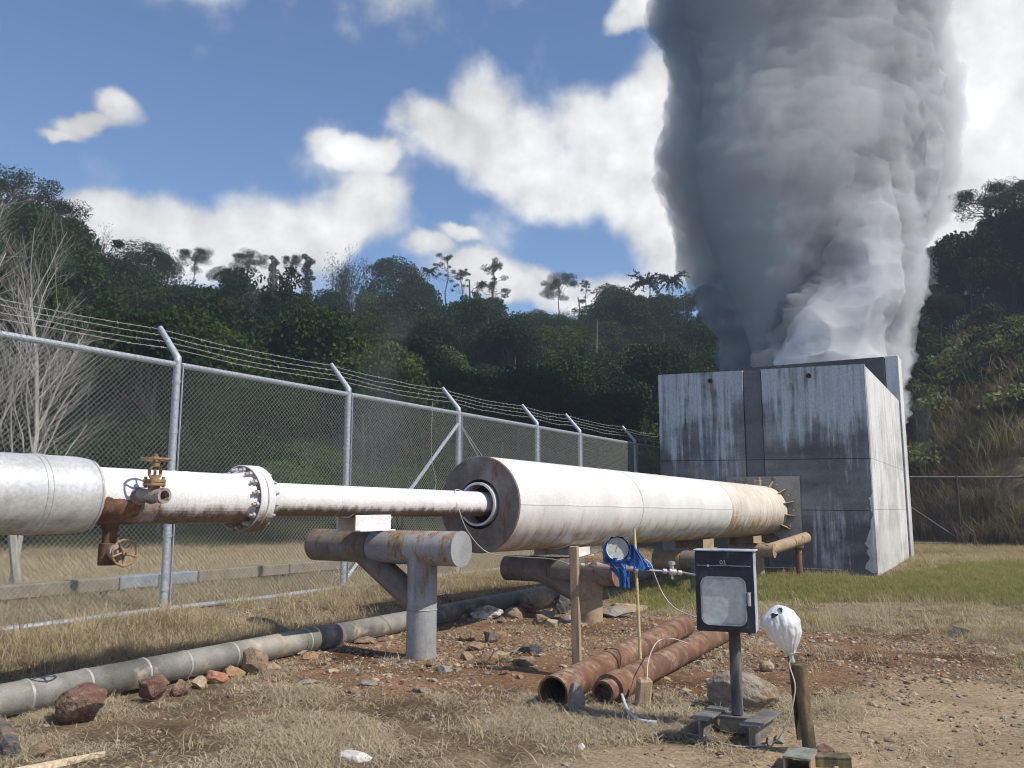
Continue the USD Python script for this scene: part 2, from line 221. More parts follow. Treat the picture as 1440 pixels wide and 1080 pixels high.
m_bag_hole = M('dark_bag_opening', {'p': ('principled_bsdf', dict(base_color=(0.05, 0.055, 0.06), roughness=0.4))}, [])
m_bare = surf('pale_dead_bark', [(0.3, (0.20, 0.185, 0.165)), (0.7, (0.36, 0.34, 0.31))], 5, (3, 3, 1), rough=0.9, bump=0.2)
m_bark = surf('grey_bark', [(0.3, (0.035, 0.03, 0.025)), (0.7, (0.10, 0.09, 0.08))], 2, (3, 3, 0.5), rough=0.9, bump=0.3)
def rockmat(name, a, b): return surf(name, [(0.3, a), (0.7, b)], 7, rough=0.9, bump=0.9, fine=24, dist=0.03, dirt=[(0.3, (0.14, 0.10, 0.065)), (0.7, (0.27, 0.2, 0.13))], dirt_at=(0.46, 0.66), dirt_scale=6)
m_rock_grey = rockmat('grey_rock', (0.15, 0.135, 0.12), (0.28, 0.255, 0.23)); m_rock_red = rockmat('dark_red_rock', (0.075, 0.036, 0.028), (0.15, 0.08, 0.06)); m_rock_brown = rockmat('brown_rock', (0.13, 0.085, 0.055), (0.25, 0.175, 0.115))
m_rock_orange = rockmat('orange_rock', (0.22, 0.125, 0.055), (0.36, 0.235, 0.115)); m_rock_white = rockmat('white_rock', (0.40, 0.375, 0.355), (0.60, 0.57, 0.545)); m_rock_tan = rockmat('tan_rock', (0.27, 0.205, 0.13), (0.42, 0.34, 0.23)); m_rock_dark = rockmat('dark_rock', (0.045, 0.042, 0.045), (0.10, 0.095, 0.10))
def leafmat(name, a, b, trans=0.3, third=None, rough=0.55):
    nd = {'o': ('object_info', {}), 'g': ('geometry', {}), 'ad': ('math', dict(math_type='multiply_add', value2=0.55, value3=0.0)), 'a2': ('math', dict(math_type='multiply_add', value2=0.45)), 'r': ('rgb_ramp', dict(ramp=[(0.15, a), (0.75, b)] + ([(1.0, third)] if third else []))),
          'p': ('principled_bsdf', dict(roughness=rough, specular_ior_level=0.08)), 't': ('translucent_bsdf', {}), 'm': ('mix_closure', dict(fac=trans))}
    return M(name, nd, [('g.random_per_island', 'ad.value1'), ('o.random', 'a2.value1'), ('ad.value', 'a2.value3'), ('a2.value', 'r.fac'), ('r.color', 'p.base_color'), ('r.color', 't.color'), ('p.BSDF', 'm.closure1'), ('t.BSDF', 'm.closure2')], surface='m.closure')
m_leaf = leafmat('forest_leaf', (0.014, 0.032, 0.010), (0.040, 0.078, 0.022), third=(0.075, 0.12, 0.032), trans=0.35)
m_leaf_bright = leafmat('bright_leaf', (0.036, 0.066, 0.014), (0.095, 0.145, 0.032), trans=0.35)
m_leaf_sky = leafmat('ridge_leaf', (0.018, 0.030, 0.015), (0.045, 0.070, 0.028), trans=0.3)
m_far = leafmat('far_leaf', (0.014, 0.024, 0.018), (0.034, 0.052, 0.034))
m_dry = leafmat('dry_grass_blade', (0.37, 0.295, 0.18), (0.69, 0.59, 0.40), third=(0.76, 0.68, 0.51), trans=0.4)
m_straw = leafmat('bleached_straw', (0.34, 0.28, 0.19), (0.74, 0.66, 0.50), third=(0.86, 0.81, 0.70), trans=0.3)
m_green = leafmat('green_grass_blade', (0.16, 0.17, 0.055), (0.34, 0.34, 0.125), third=(0.56, 0.49, 0.25), trans=0.4)
m_yellow = leafmat('yellow_grass_blade', (0.26, 0.235, 0.09), (0.52, 0.44, 0.20), trans=0.4)
m_brush = leafmat('dry_brush', (0.15, 0.12, 0.07), (0.44, 0.35, 0.20), third=(0.62, 0.51, 0.32), trans=0.4)
m_brush_green = leafmat('olive_brush', (0.09, 0.10, 0.035), (0.25, 0.255, 0.10), third=(0.42, 0.38, 0.19), trans=0.35)

# ------------------------------------------------------------------ directions: fence and pipeline
fa = math.atan2(1410 - 720, FPX * math.cos(PITCH) + 174 * math.sin(PITCH))
fd = np.array([math.sin(fa), math.cos(fa), 0]); fn = np.array([-math.cos(fa), math.sin(fa), 0])       # along the fence, and outward over it
ZF = 0.33
tf = np.mean([gz(u, v, ZF) @ fn for u, v in ((0, 889), (222, 860.5), (500, 825), (700, 801))])
A0, A1 = dep(674, 709, 10.25), dep(1075, 718, 20.35)
ax = unit(A1 - A0); pd = unit(ax * [1, 1, 0]); pn = np.array([-pd[1], pd[0], 0])
def tau(u):
    lo, hi = -9.5, 14.0
    for _ in range(50):
        m = (lo + hi) / 2
        if px(A0 + ax * m)[0] < u: lo = m
        else: hi = m
    return lo
def axp(t): return A0 + ax * t
def rad(u, h): return 0.5 * h * (axp(tau(u))[1]) / (FPX * math.cos(PITCH) + 174 * math.sin(PITCH)) * 0.99
corner = gz(1234, 810)
pillar = gz(1285, 783)

# ------------------------------------------------------------------ ground and hills: one terrain
AZT = np.radians([-180, -140, -100, -70, -45, -31, -26, -20, -10, 0, 6, 10, 14, 18, 21, 23, 25, 27, 29, 31, 40, 60, 90, 140, 180])
R0T = np.array([60, 60, 34, 27, 22, 20, 20, 20.5, 23, 28, 32, 36, 38, 40, 42, 42, 42, 41, 40, 39, 38, 38, 45, 60, 60.])
RRT = np.array([150, 150, 110, 80, 68, 66, 72, 84, 94, 100, 98, 96, 92, 84, 75, 66, 62, 64, 70, 78, 85, 85, 110, 150, 150.])
HHT = np.array([8, 10, 16, 20, 19, 16.0, 15.5, 16.3, 18.8, 19.6, 19.8, 19.8, 16.8, 11.5, 4.5, 5.5, 9.5, 12.0, 15.5, 20, 24, 24, 16, 8, 8.])
def smooth(x): x = np.clip(x, 0, 1); return x * x * (3 - 2 * x)
def height(x, y, fine=True):
    x, y = np.asarray(x, float), np.asarray(y, float); r = np.hypot(x, y); az = np.arctan2(x, y)
    r0, R, H = (np.interp(az, AZT, T) for T in (R0T, RRT, HHT))
    t = x * fn[0] + y * fn[1]; s = x * fd[0] + y * fd[1]
    z = ZF * smooth((t - tf + 2.0) / 1.7) * smooth((s + 4) / 3)
    q = (r - r0) / (R - r0)
    rs_ = smooth((np.degrees(az) - 22.5) / 2.5) * (np.degrees(az) < 150)                # the right-hand slope is steeper at its foot
    qc = np.clip(q, 0, 1); hill = H * np.where(q < 1, (1 - rs_) * qc * (0.55 + 0.45 * smooth(qc)) + rs_ * qc ** 0.72, 1.0 - 0.5 * smooth((q - 1) / 2.0))
    hill = np.where(q > 0, hill, 0)
    P = np.stack([x, y, np.zeros_like(x)], -1)
    hill = hill + smooth(q * 3) * (meshkit.fbm(P / 14.0, 4, 3) - 0.5) * 3.0
    z = z + hill
    if fine:
        k = np.clip(1 - smooth((r - 60) / 40), 0, 1)
        z = z + k * ((meshkit.fbm(P / 2.2, 3, 5) - 0.5) * 0.07 + (meshkit.fbm(P / 0.45, 4, 8) - 0.5) * 0.05)
    return z
def polydist(P, poly):
    """signed distance (positive inside) of plan points to a polygon"""
    poly = np.asarray(poly)[:, :2]; inside = np.zeros(len(P), bool); d = np.full(len(P), 1e9); n = len(poly)
    for i in range(n):
        a, b = poly[i], poly[(i + 1) % n]; e = b - a; w = P - a; h = np.clip(w @ e / (e @ e), 0, 1); d = np.minimum(d, np.hypot(*(w - h[:, None] * e).T))
        c = (a[1] > P[:, 1]) != (b[1] > P[:, 1]); inside ^= c & (P[:, 0] < (b[0] - a[0]) * (P[:, 1] - a[1]) / np.where(b[1] == a[1], 1e-9, b[1] - a[1]) + a[0])
    return np.where(inside, d, -d)
def poly(*uv): return np.array([gz(u, v) for u, v in uv])
Z_DIRT = poly((330, 965), (470, 880), (600, 862), (780, 830), (900, 850), (1000, 882), (1120, 885), (1280, 885), (1480, 920), (1480, 965), (1180, 985), (1050, 1010), (760, 960), (560, 985))
Z_SAND = poly((1040, 1120), (1090, 1040), (1160, 985), (1300, 958), (1700, 940), (1700, 1300), (1000, 1300))
Z_SAND2 = poly((700, 1055), (850, 1042), (1010, 1060), (1100, 1100), (1000, 1200), (760, 1200))
Z_LAWN = poly((1110, 812), (1240, 815), (1290, 795), (1700, 780), (1900, 850), (1440, 852), (1250, 842), (1080, 845), (1000, 855), (900, 862), (880, 830), (960, 815))
Z_LAWN_BACK = poly((1288, 786), (1300, 766), (1800, 764), (1800, 782), (1500, 790))
def zones(x, y):
    P = np.stack([x, y], -1); Q = np.stack([x, y, 0 * x], -1); wob = (meshkit.fbm(Q / 1.1, 4, 21) - 0.5) * 1.5 + (meshkit.fbm(Q / 0.3, 3, 22) - 0.5) * 0.5
    f = lambda pl, w, k=1.0: smooth((polydist(P, pl) + wob * k) / w + 0.5)
    return dict(dirt=f(Z_DIRT, 0.5), sand=np.maximum(f(Z_SAND, 0.5), f(Z_SAND2, 0.4)), lawn=f(Z_LAWN, 1.0), back=f(Z_LAWN_BACK, 1.5, 2.0))
def terrain():
    azs = np.radians(np.concatenate([np.arange(-180, -42, 3.0), np.arange(-42, 42, 0.16), np.arange(42, 180, 3.0)])); n = len(azs)
    rs = np.concatenate([[0.4, 1, 2, 3], np.geomspace(3.6, 30, 240), np.geomspace(30.6, 130, 90), [150, 180, 220, 300, 500, 900, 2000]])
    R, A = np.meshgrid(rs, azs, indexing='ij'); x, y = R * np.sin(A), R * np.cos(A); z = height(x.ravel(), y.ravel()); x, y = x.ravel(), y.ravel()
    V = np.stack([x, y, z], 1); i = np.arange(n); j = (i + 1) % n
    F = [np.stack([k * n + i, (k + 1) * n + j, k * n + j], 1) for k in range(len(rs) - 1)] + [np.stack([k * n + i, (k + 1) * n + i, (k + 1) * n + j], 1) for k in range(len(rs) - 1)]
    V = np.vstack([V, [[0, 0, 0]]]); F.append(np.stack([i, j, np.full(n, len(V) - 1)], 1)); F = np.vstack(F)
    x, y = V[:, 0], V[:, 1]; z_ = zones(x, y); r = np.hypot(x, y); az = np.arctan2(x, y); q = (r - np.interp(az, AZT, R0T))
    Q = np.stack([x, y, 0 * x], -1); m1 = meshkit.fbm(Q / 0.8, 4, 31)[:, None]; m2 = meshkit.fbm(Q / 0.2, 4, 33)[:, None]
    mix = lambda a, b, w: a * (1 - w) + b * w; C = lambda *c: np.array(c)
    col = mix(C(0.18, 0.135, 0.082), C(0.31, 0.245, 0.155), m1)
    tt = x * fn[0] + y * fn[1]; front = (1 - smooth((tt - 6.0) / 1.2))[:, None]; col = mix(col, mix(C(0.085, 0.055, 0.033), C(0.23, 0.16, 0.098), np.clip(m1 * 1.9 - 0.45, 0, 1)), front * 0.85)
    col = mix(col, mix(C(0.115, 0.056, 0.031), C(0.31, 0.185, 0.105), np.clip(m1 * 2.0 - 0.5, 0, 1)), z_['dirt'][:, None])
    col = mix(col, mix(C(0.32, 0.235, 0.145), C(0.47, 0.365, 0.24), m1), z_['sand'][:, None])
    col = mix(col, C(0.15, 0.15, 0.055), z_['lawn'][:, None] * 0.8); col = mix(col, C(0.16, 0.14, 0.05), z_['back'][:, None] * 0.8)
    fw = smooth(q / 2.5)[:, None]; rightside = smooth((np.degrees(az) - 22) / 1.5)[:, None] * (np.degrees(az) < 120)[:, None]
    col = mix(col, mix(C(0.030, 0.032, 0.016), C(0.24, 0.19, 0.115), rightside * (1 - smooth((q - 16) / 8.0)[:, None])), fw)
    col = col * (0.75 + 0.5 * m2)
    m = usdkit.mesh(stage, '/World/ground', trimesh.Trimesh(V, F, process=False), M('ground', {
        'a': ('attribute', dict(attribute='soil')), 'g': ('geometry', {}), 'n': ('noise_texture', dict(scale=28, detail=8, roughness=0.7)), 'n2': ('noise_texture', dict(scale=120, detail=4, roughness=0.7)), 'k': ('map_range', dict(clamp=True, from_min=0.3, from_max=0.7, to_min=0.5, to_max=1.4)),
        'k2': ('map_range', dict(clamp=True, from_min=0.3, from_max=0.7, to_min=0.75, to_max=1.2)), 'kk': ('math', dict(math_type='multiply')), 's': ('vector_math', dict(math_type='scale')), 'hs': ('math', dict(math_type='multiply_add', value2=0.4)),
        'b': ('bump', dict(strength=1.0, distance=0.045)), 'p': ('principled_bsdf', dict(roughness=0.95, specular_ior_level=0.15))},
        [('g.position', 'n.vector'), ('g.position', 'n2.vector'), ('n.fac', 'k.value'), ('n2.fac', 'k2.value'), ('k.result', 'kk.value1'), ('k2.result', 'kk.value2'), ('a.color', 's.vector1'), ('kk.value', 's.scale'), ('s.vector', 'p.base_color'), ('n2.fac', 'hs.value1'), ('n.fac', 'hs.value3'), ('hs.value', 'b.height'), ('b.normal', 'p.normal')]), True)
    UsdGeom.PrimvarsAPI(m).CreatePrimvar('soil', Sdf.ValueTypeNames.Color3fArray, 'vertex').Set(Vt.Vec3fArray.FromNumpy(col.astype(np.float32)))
    tag(m, kind='structure')
terrain()
def onground(x, y): return float(height(np.array([x]), np.array([y]))[0])
def G(u, v, z=0.0): p = gz(u, v, z); p[2] = onground(p[0], p[1]); return p
#@@STRUCTURE
# ------------------------------------------------------------------ concrete structure
def concrete(name, light, dark, amount, zgain, zmid, rough=0.85, top_dark=False):
    """board-marked concrete with pale lime streaks that run down from the top"""
    nd = {'g': ('geometry', {}), 'm1': ('mapping', dict(scale=(2.6, 2.6, 0.22))), 'n1': ('noise_texture', dict(scale=1.0, detail=9, roughness=0.68)), 'm2': ('mapping', dict(scale=(9, 9, 0.5))), 'n2': ('noise_texture', dict(scale=1.0, detail=7, roughness=0.65)),
          'n3': ('noise_texture', dict(scale=1.1, detail=6, roughness=0.6)), 'm4': ('mapping', dict(scale=(0.45, 0.45, 1.6))), 'n4': ('noise_texture', dict(scale=1.0, detail=4)), 'n5': ('noise_texture', dict(scale=22, detail=6, roughness=0.7)),
          'sx': ('separate_xyz', {}), 'zz': ('math', dict(math_type='multiply_add', value2=zgain, value3=-zmid * zgain)), 'n6': ('noise_texture', dict(scale=0.55, detail=5, roughness=0.6)), 'z6': ('math', dict(math_type='multiply_add', value2=0.75)), 'a': ('math', dict(math_type='multiply_add', value2=0.5)), 'b': ('math', dict(math_type='multiply_add', value2=0.55)), 'c': ('math', dict(math_type='add')),
          'k': ('map_range', dict(range_type='smoothstep', clamp=True, from_min=amount, from_max=amount + 0.20)), 'dk': ('rgb_ramp', dict(ramp=dark)), 'lt': ('rgb_ramp', dict(ramp=light)), 'mx': ('mix', {}),
          'h': ('math', dict(math_type='multiply_add', value2=0.5)), 'sp': ('map_range', dict(clamp=True, from_min=0.3, from_max=0.7, to_min=0.78, to_max=1.15)), 's': ('vector_math', dict(math_type='scale')),
          'bm': ('bump', dict(strength=0.35, distance=0.02)), 'p': ('principled_bsdf', dict(roughness=rough, specular_ior_level=0.25))}
    lk = [('g.position', 'm1.vector'), ('m1.vector', 'n1.vector'), ('g.position', 'm2.vector'), ('m2.vector', 'n2.vector'), ('g.position', 'n3.vector'), ('g.position', 'm4.vector'), ('m4.vector', 'n4.vector'), ('g.position', 'n5.vector'), ('g.position', 'sx.vector'), ('sx.z', 'zz.value1'),
          ('n1.fac', 'a.value1'), ('g.position', 'n6.vector'), ('n6.fac', 'z6.value1'), ('zz.value', 'z6.value3'), ('z6.value', 'a.value3'), ('n2.fac', 'b.value1'), ('a.value', 'b.value3'), ('b.value', 'k.value'), ('n3.fac', 'h.value1'), ('n4.fac', 'h.value3'), ('h.value', 'dk.fac'), ('n2.fac', 'lt.fac'), ('k.result', 'mx.fac'), ('dk.color', 'mx.color1'), ('lt.color', 'mx.color2'),
          ('n5.fac', 'sp.value'), ('mx.color', 's.vector1'), ('sp.result', 's.scale'), ('s.vector', 'p.base_color'), ('n5.fac', 'bm.height'), ('bm.normal', 'p.normal')]
    return M(name, nd, lk)
DARKC = [(0.55, (0.075, 0.072, 0.072)), (0.75, (0.13, 0.126, 0.124)), (0.95, (0.21, 0.20, 0.185))]
m_front = concrete('stained_concrete_front', [(0.3, (0.25, 0.26, 0.275)), (0.7, (0.43, 0.445, 0.46))], DARKC, 0.85, 0.055, 2.9)
m_strip = concrete('dark_concrete_strip', [(0.3, (0.16, 0.16, 0.17)), (0.7, (0.25, 0.25, 0.26))], [(0.45, (0.075, 0.07, 0.075)), (0.9, (0.125, 0.118, 0.12))], 1.22, 0.03, 4.0)
m_side = concrete('whitewashed_concrete_side', [(0.3, (0.48, 0.475, 0.465)), (0.7, (0.62, 0.615, 0.605))], [(0.45, (0.27, 0.265, 0.255)), (0.95, (0.48, 0.47, 0.455))], 0.84, 0.03, 2.0)
m_core = concrete('plain_dark_concrete', [(0.3, (0.13, 0.13, 0.13)), (0.7, (0.2, 0.2, 0.2))], [(0.45, (0.05, 0.048, 0.048)), (0.95, (0.10, 0.096, 0.092))], 1.15, 0.03, 3.0)
S0 = corner @ fd; T0 = corner @ fn; S1 = pillar @ fd
W = lambda s, t, z: fd * s + fn * t + Z * z
def wallpt(u, v): P = onplane(u, v, fd, S0); return P @ fn, P[2]
TL, ZL = wallpt(925, 527); ZR = wallpt(1217, 511)[1]
t_a, t_b = wallpt(1047, 600)[0], wallpt(1073, 600)[0]
topz = lambda t: ZR + (ZL - ZR) * (t - T0) / (TL - T0)
zj1 = lambda t: topz(t) * 0.545; zj2 = lambda t: topz(t) * 0.30
bld = thing('concrete_silencer', 'tall stained grey concrete box structure with steam rising out of it', 'concrete structure', W(S0, T0, 0))
cuts = [TL, t_a + 0.0, t_b, T0]
for (ta, tb), mt, push in (((TL, t_a), m_front, 0), ((t_a - 0.006, t_b + 0.006), m_strip, 0.035), ((t_b, T0 + 0.002), m_front, 0)):
    for za, zb in ((lambda t: -0.3, zj2), (zj2, zj1), (zj1, topz)):
        g = 0.007; q = lambda s, up: [W(s, ta - g, (zb(ta) - g) if up else za(ta) + g), W(s, tb + g, (zb(tb) - g) if up else za(tb) + g), W(s + 0.12 - push, tb + g, (zb(tb) - g) if up else za(tb) + g), W(s + 0.12 - push, ta - g, (zb(ta) - g) if up else za(ta) + g)]
        part('wall_panel', hexa(q(S0 + push, False), q(S0 + push, True)), mt, bld, False)
part('front_core', hexa([W(S0 + 0.125, TL - 0.02, -0.3), W(S0 + 0.125, T0 + 0.03, -0.3), W(S0 + 0.45, T0 + 0.03, -0.3), W(S0 + 0.45, TL - 0.02, -0.3)], [W(S0 + 0.125, TL - 0.02, ZL - 0.02), W(S0 + 0.125, T0 + 0.03, ZR - 0.02), W(S0 + 0.45, T0 + 0.03, ZR - 0.02), W(S0 + 0.45, TL - 0.02, ZL - 0.02)]), m_core, bld, False)
ZB = 6.15; SP = S1 - 1.05
for za, zb in ((-0.3, 1.45), (1.457, 2.62), (2.627, ZR - 0.04)):      # the whitewashed side, in pours, two boards wide
    for sa, sb in ((S0 + 0.13, S0 + 2.9), (S0 + 2.907, S0 + 5.4), (S0 + 5.407, SP - 0.06)):
        part('side_panel', obox(W((sa + sb) / 2, T0 + 0.06, (za + zb) / 2), fd, fn, Z, sb - sa, 0.12, zb - za), m_side, bld, False)
part('side_core', obox(W((S0 + 0.46 + SP) / 2, T0 + 0.29, (ZR - 0.36) / 2), fd, fn, Z, SP - S0 - 0.48, 0.32, ZR + 0.28), m_core, bld, False)
part('left_wall', obox(W((S0 + 0.46 + SP) / 2, TL - 0.2, (ZL - 0.34) / 2), fd, fn, Z, SP - S0 - 0.48, 0.38, ZL + 0.28), m_core, bld, False)
part('back_wall', obox(W((SP + S1) / 2, (T0 + 0.34 + TL) / 2, (ZB - 0.3) / 2), fd, fn, Z, S1 - SP, TL - T0 - 0.36, ZB + 0.3), m_core, bld, False)
part('corner_pillar', obox(W((SP + 0.1 + S1) / 2, T0 + 0.14, (ZB + 0.03 - 0.3) / 2), fd, fn, Z, S1 - SP - 0.1, 0.38, ZB + 0.33, 0.01), m_side, bld, False)
part('footing', obox(W(S0 - 0.06, (T0 + TL) / 2 + 0.3, 0.02), fd, fn, Z, 0.118, TL - T0 - 0.9, 0.2, 0.01), m_core, bld, False)
for u, v in ((1000, 536), (1138, 529)):
    t, z = wallpt(u, v); part('lifting_hook', cat_([rod(W(S0 + 0.02, t, z), W(S0 - 0.10, t, z), 0.03, 10), lathe(W(S0 - 0.10, t, z), fd, [(0, 0.0), (0, 0.06), (0.04, 0.06), (0.04, 0.0)], 12)]), m_dark, bld)
# plaster that has come away at the foot of the right edge
rng = np.random.default_rng(5)
pk0 = [(1229, 806), (1217, 800), (1222, 782), (1218, 764), (1223, 748), (1227, 722), (1223, 700), (1229, 690)]
pk = [(np.interp(q, range(8), [a for a, _ in pk0]) + rng.normal() * 1.3, np.interp(q, range(8), [b for _, b in pk0])) for q in np.linspace(0, 7, 36)]
pms = []
for k in range(len(pk) - 1):
    (ua, va), (ub, vb) = pk[k], pk[k + 1]; ta, za = wallpt(ua, va); tb, zb = wallpt(ub, vb); e = T0 + 0.012
    pms.append(hexa([W(S0 - 0.006, ta, za), W(S0 - 0.006, e, za), W(S0 - 0.001, e, za), W(S0 - 0.001, ta, za)], [W(S0 - 0.006, tb, zb), W(S0 - 0.006, e, zb), W(S0 - 0.001, e, zb), W(S0 - 0.001, tb, zb)]))
part('plaster_patch', cat_(pms), m_side, bld, False)

# ------------------------------------------------------------------ chain-link fence
def chainlink(p0, e, L, z0, z1, pitch, wire, nrm):
    """two families of diagonal wires between heights z0 and z1 along e from p0"""
    H = z1 - z0; k = pitch * 1.0; V, F, c = [], [], 0
    for sgn in (1, -1):
        off = -H if sgn > 0 else 0.0
        for s in np.arange(off, L + (0 if sgn > 0 else H), k):
            xa, xb = s, s + sgn * H; za, zb = z0, z1
            pa, pb = np.array([xa, za]), np.array([xb, zb])
            def clip(pa, pb):
                d = pb - pa; t0, t1 = 0.0, 1.0
                for lo in (0, 1):
                    lim = 0 if lo == 0 else L; f0, f1 = (pa[0] - lim) * (1 if lo == 0 else -1), (pb[0] - lim) * (1 if lo == 0 else -1)
                    if f0 < 0 and f1 < 0: return None
                    if f0 < 0: t0 = max(t0, f0 / (f0 - f1))
                    if f1 < 0: t1 = min(t1, f0 / (f0 - f1))
                return (pa + d * t0, pa + d * t1) if t1 - t0 > 1e-3 else None
            r = clip(pa, pb)
            if r is None: continue
            A, B = (p0 + e * q[0] + Z * q[1] + nrm * sgn * wire * 0.5 for q in r); d = unit(B - A); a = unit(np.cross(d, nrm)); w = wire / 2
            tri = [a * w + nrm * w * 0.6, -a * w + nrm * w * 0.6, -nrm * w]
            V += [A + q for q in tri] + [B + q for q in tri]; F += [[c, c + 1, c + 4], [c, c + 4, c + 3], [c + 1, c + 2, c + 5], [c + 1, c + 5, c + 4], [c + 2, c, c + 3], [c + 2, c + 3, c + 5]]; c += 6
    return trimesh.Trimesh(np.array(V), np.array(F), process=False)
posts_s = [onplane(u, v, fn, tf) @ fd for u, v in ((250, 505), (490, 552), (645, 577), (755, 597), (815, 606), (893, 617))]
posts_s = [posts_s[0] - 3.05] + posts_s
ZT = 3.24
fence = thing('chain_link_fence', 'tall galvanised chain-link fence with barbed wire on outward angled arms', 'fence', W(posts_s[0], tf, ZF))
for s in posts_s:
    zb = ZF - 0.5; P = W(s, tf, 0)
    part('post', sweep([P + Z * zb, P + Z * (ZT - 0.05), P + Z * (ZT + 0.0)], 0.045, 12), m_galv, fence)
    part('barbed_arm', sweep([P + Z * (ZT - 0.02), P + Z * (ZT + 0.03), P + fn * 0.05 + Z * (ZT + 0.09), P + fn * 0.36 + Z * (ZT + 0.44)], [0.045, 0.045, 0.04, 0.034], 10), m_galv, fence)
    part('stretcher_bar', obox(W(s + 0.055, tf - 0.035, (ZT + ZF) / 2), fd, fn, Z, 0.012, 0.02, ZT - ZF - 0.1), m_galv, fence, False)
    for z in np.linspace(ZF + 0.25, ZT - 0.25, 5): part('clamp_band', lathe(P + Z * (z - 0.02), Z, [(0, 0.046), (0, 0.052), (0.04, 0.052), (0.04, 0.046)], 12, True), m_galv, fence)
ends = posts_s + [posts_s[-1] + 2.6]
for i in range(len(ends) - 1):
    a, b = ends[i] + 0.05, ends[i + 1] - 0.05
    part('top_rail', rod(W(a, tf, ZT - 0.05), W(b, tf, ZT - 0.05), 0.034, 10), m_galv, fence)
    zl = lambda s: ZF + 0.02
    mid = (a + b) / 2
    part('bottom_rail', sweep([W(a, tf, zl(a)), W(mid, tf, zl(mid) - 0.012), W(b, tf, zl(b))], 0.030, 8), m_galv, fence)
    part('mesh_panel', chainlink(W(a, tf - 0.035, 0), fd, b - a, ZF + 0.02, ZT - 0.02, 0.062, 0.0036, fn), m_wire, fence, False)
brng = np.random.default_rng(11)
for k in range(4):                                                     # four strands of barbed wire along the arms
    f = 0.22 + 0.25 * k; off, zz = 0.05 + 0.31 * f, ZT + 0.09 + 0.35 * f; pts = []
    for i in range(len(ends) - 1):
        for q in np.linspace(0, 1, 7)[: 7 if i == len(ends) - 2 else 6]: pts.append(W(ends[i] + (ends[i + 1] - ends[i]) * q, tf + off + 0.04, zz - 0.05 * 4 * q * (1 - q) * (0.5 + 0.5 * brng.random())))
    ms = [sweep(pts, 0.0042, 4)]; P = np.array(pts); cum = np.r_[0, np.cumsum(np.linalg.norm(np.diff(P, axis=0), axis=1))]
    for s in np.arange(0.1, cum[-1], 0.15):
        c = np.array([np.interp(s, cum, P[:, j]) for j in range(3)]); a1 = unit(brng.normal(size=3)) * 0.022; a2 = unit(brng.normal(size=3)) * 0.022
        ms += [sweep([c - a1, c + a1], 0.003, 3), sweep([c - a2, c + a2], 0.003, 3)]
    part('barbed_wire', cat_(ms), m_wire, fence, False)
s3 = posts_s[3]
part('brace', rod(W(s3 - 0.04, tf - 0.01, ZT - 0.25), W(posts_s[2] + 0.06, tf - 0.01, ZF + 0.15), 0.030, 10), m_galv, fence)
part('brace_wire', rod(W(s3 + 0.04, tf - 0.01, ZT - 0.25), W(posts_s[4] - 0.06, tf - 0.01, ZF + 0.15), 0.010, 6), m_galv, fence)

# low concrete gutter wall beyond the fence
tk = tf + 1.75
kerb = thing('low_concrete_kerb', 'low tan concrete kerb lying in dry grass behind the chain-link fence', 'kerb', W(2.0, tk, ZF))
m_kerb = surf('tan_kerb_concrete', [(0.3, (0.15, 0.125, 0.092)), (0.7, (0.25, 0.215, 0.165))], 5, rough=0.9, bump=0.3)
m_kerb_blue = surf('bluish_kerb_concrete', [(0.3, (0.17, 0.19, 0.22)), (0.7, (0.28, 0.30, 0.325))], 5, rough=0.9, bump=0.3)
edges = [1.0, 3.0, 5.0, 7.15, 7.75, 8.4, 10.2, 12.2, 14.2]
for i in range(len(edges) - 1):
    part('kerb_block', obox(W((edges[i] + edges[i + 1]) / 2, tk, ZF + 0.19), fd, fn, Z, edges[i + 1] - edges[i] - 0.015, 0.22, 0.17, 0.015), m_kerb_blue if i in (3, 4) else m_kerb, kerb, False, label='bluish kerb block' if i in (3, 4) else None)
for s in edges[1:-1]: part('kerb_footing', obox(W(s, tk + 0.03, ZF + 0.0), fd, fn, Z, 0.25, 0.16, 0.20), m_core, kerb, False)

# ------------------------------------------------------------------ steam pipeline
R_i, R_m, R_t, R_d = 0.272, 0.207, 0.149, 0.58
pl = thing('steam_pipeline', 'long white steam pipe with bolted flange, valves and aluminium clad end at left', 'pipeline', axp(tau(352)))
def along(t0, prof, seg=48): return lathe(axp(t0), ax, prof, seg)
t120, t142 = tau(98), tau(119)
part('insulation_jacket', along(-9.5, [(0, 0.0), (0, R_i), (t120 + 9.5, R_i), (t142 + 9.5 - 0.03, R_m + 0.055), (t142 + 9.5, R_m + 0.035), (t142 + 9.5, R_m - 0.01)]), m_jacket, pl, 20)
for u in (36, 44): part('jacket_band', along(tau(u), [(0, R_i - 0.002), (0.004, R_i + 0.005), (0.028, R_i + 0.005), (0.032, R_i - 0.002)]), m_jacket, pl)
part('jacket_band', along(t142 - 0.02, [(0, R_m + 0.03), (0.002, R_m + 0.055), (0.02, R_m + 0.05), (0.022, R_m)]), m_jacket, pl)
t_f0, t_f1 = tau(334), tau(361)
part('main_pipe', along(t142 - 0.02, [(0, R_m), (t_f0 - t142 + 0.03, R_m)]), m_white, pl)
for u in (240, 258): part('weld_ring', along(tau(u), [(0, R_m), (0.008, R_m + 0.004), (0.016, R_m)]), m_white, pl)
fl_t = 0.075; R_f = 0.287; tm = (t_f0 + t_f1) / 2 - 0.01
for a, b, name in ((tm - fl_t - 0.004, tm - 0.004, 'flange'), (tm + 0.004, tm + 0.004 + fl_t, 'flange')): part(name, along(a, [(0, 0.05), (0, R_f - 0.006), (0.006, R_f), (b - a - 0.006, R_f), (b - a, R_f - 0.006), (b - a, 0.05)], 56), m_white, pl)
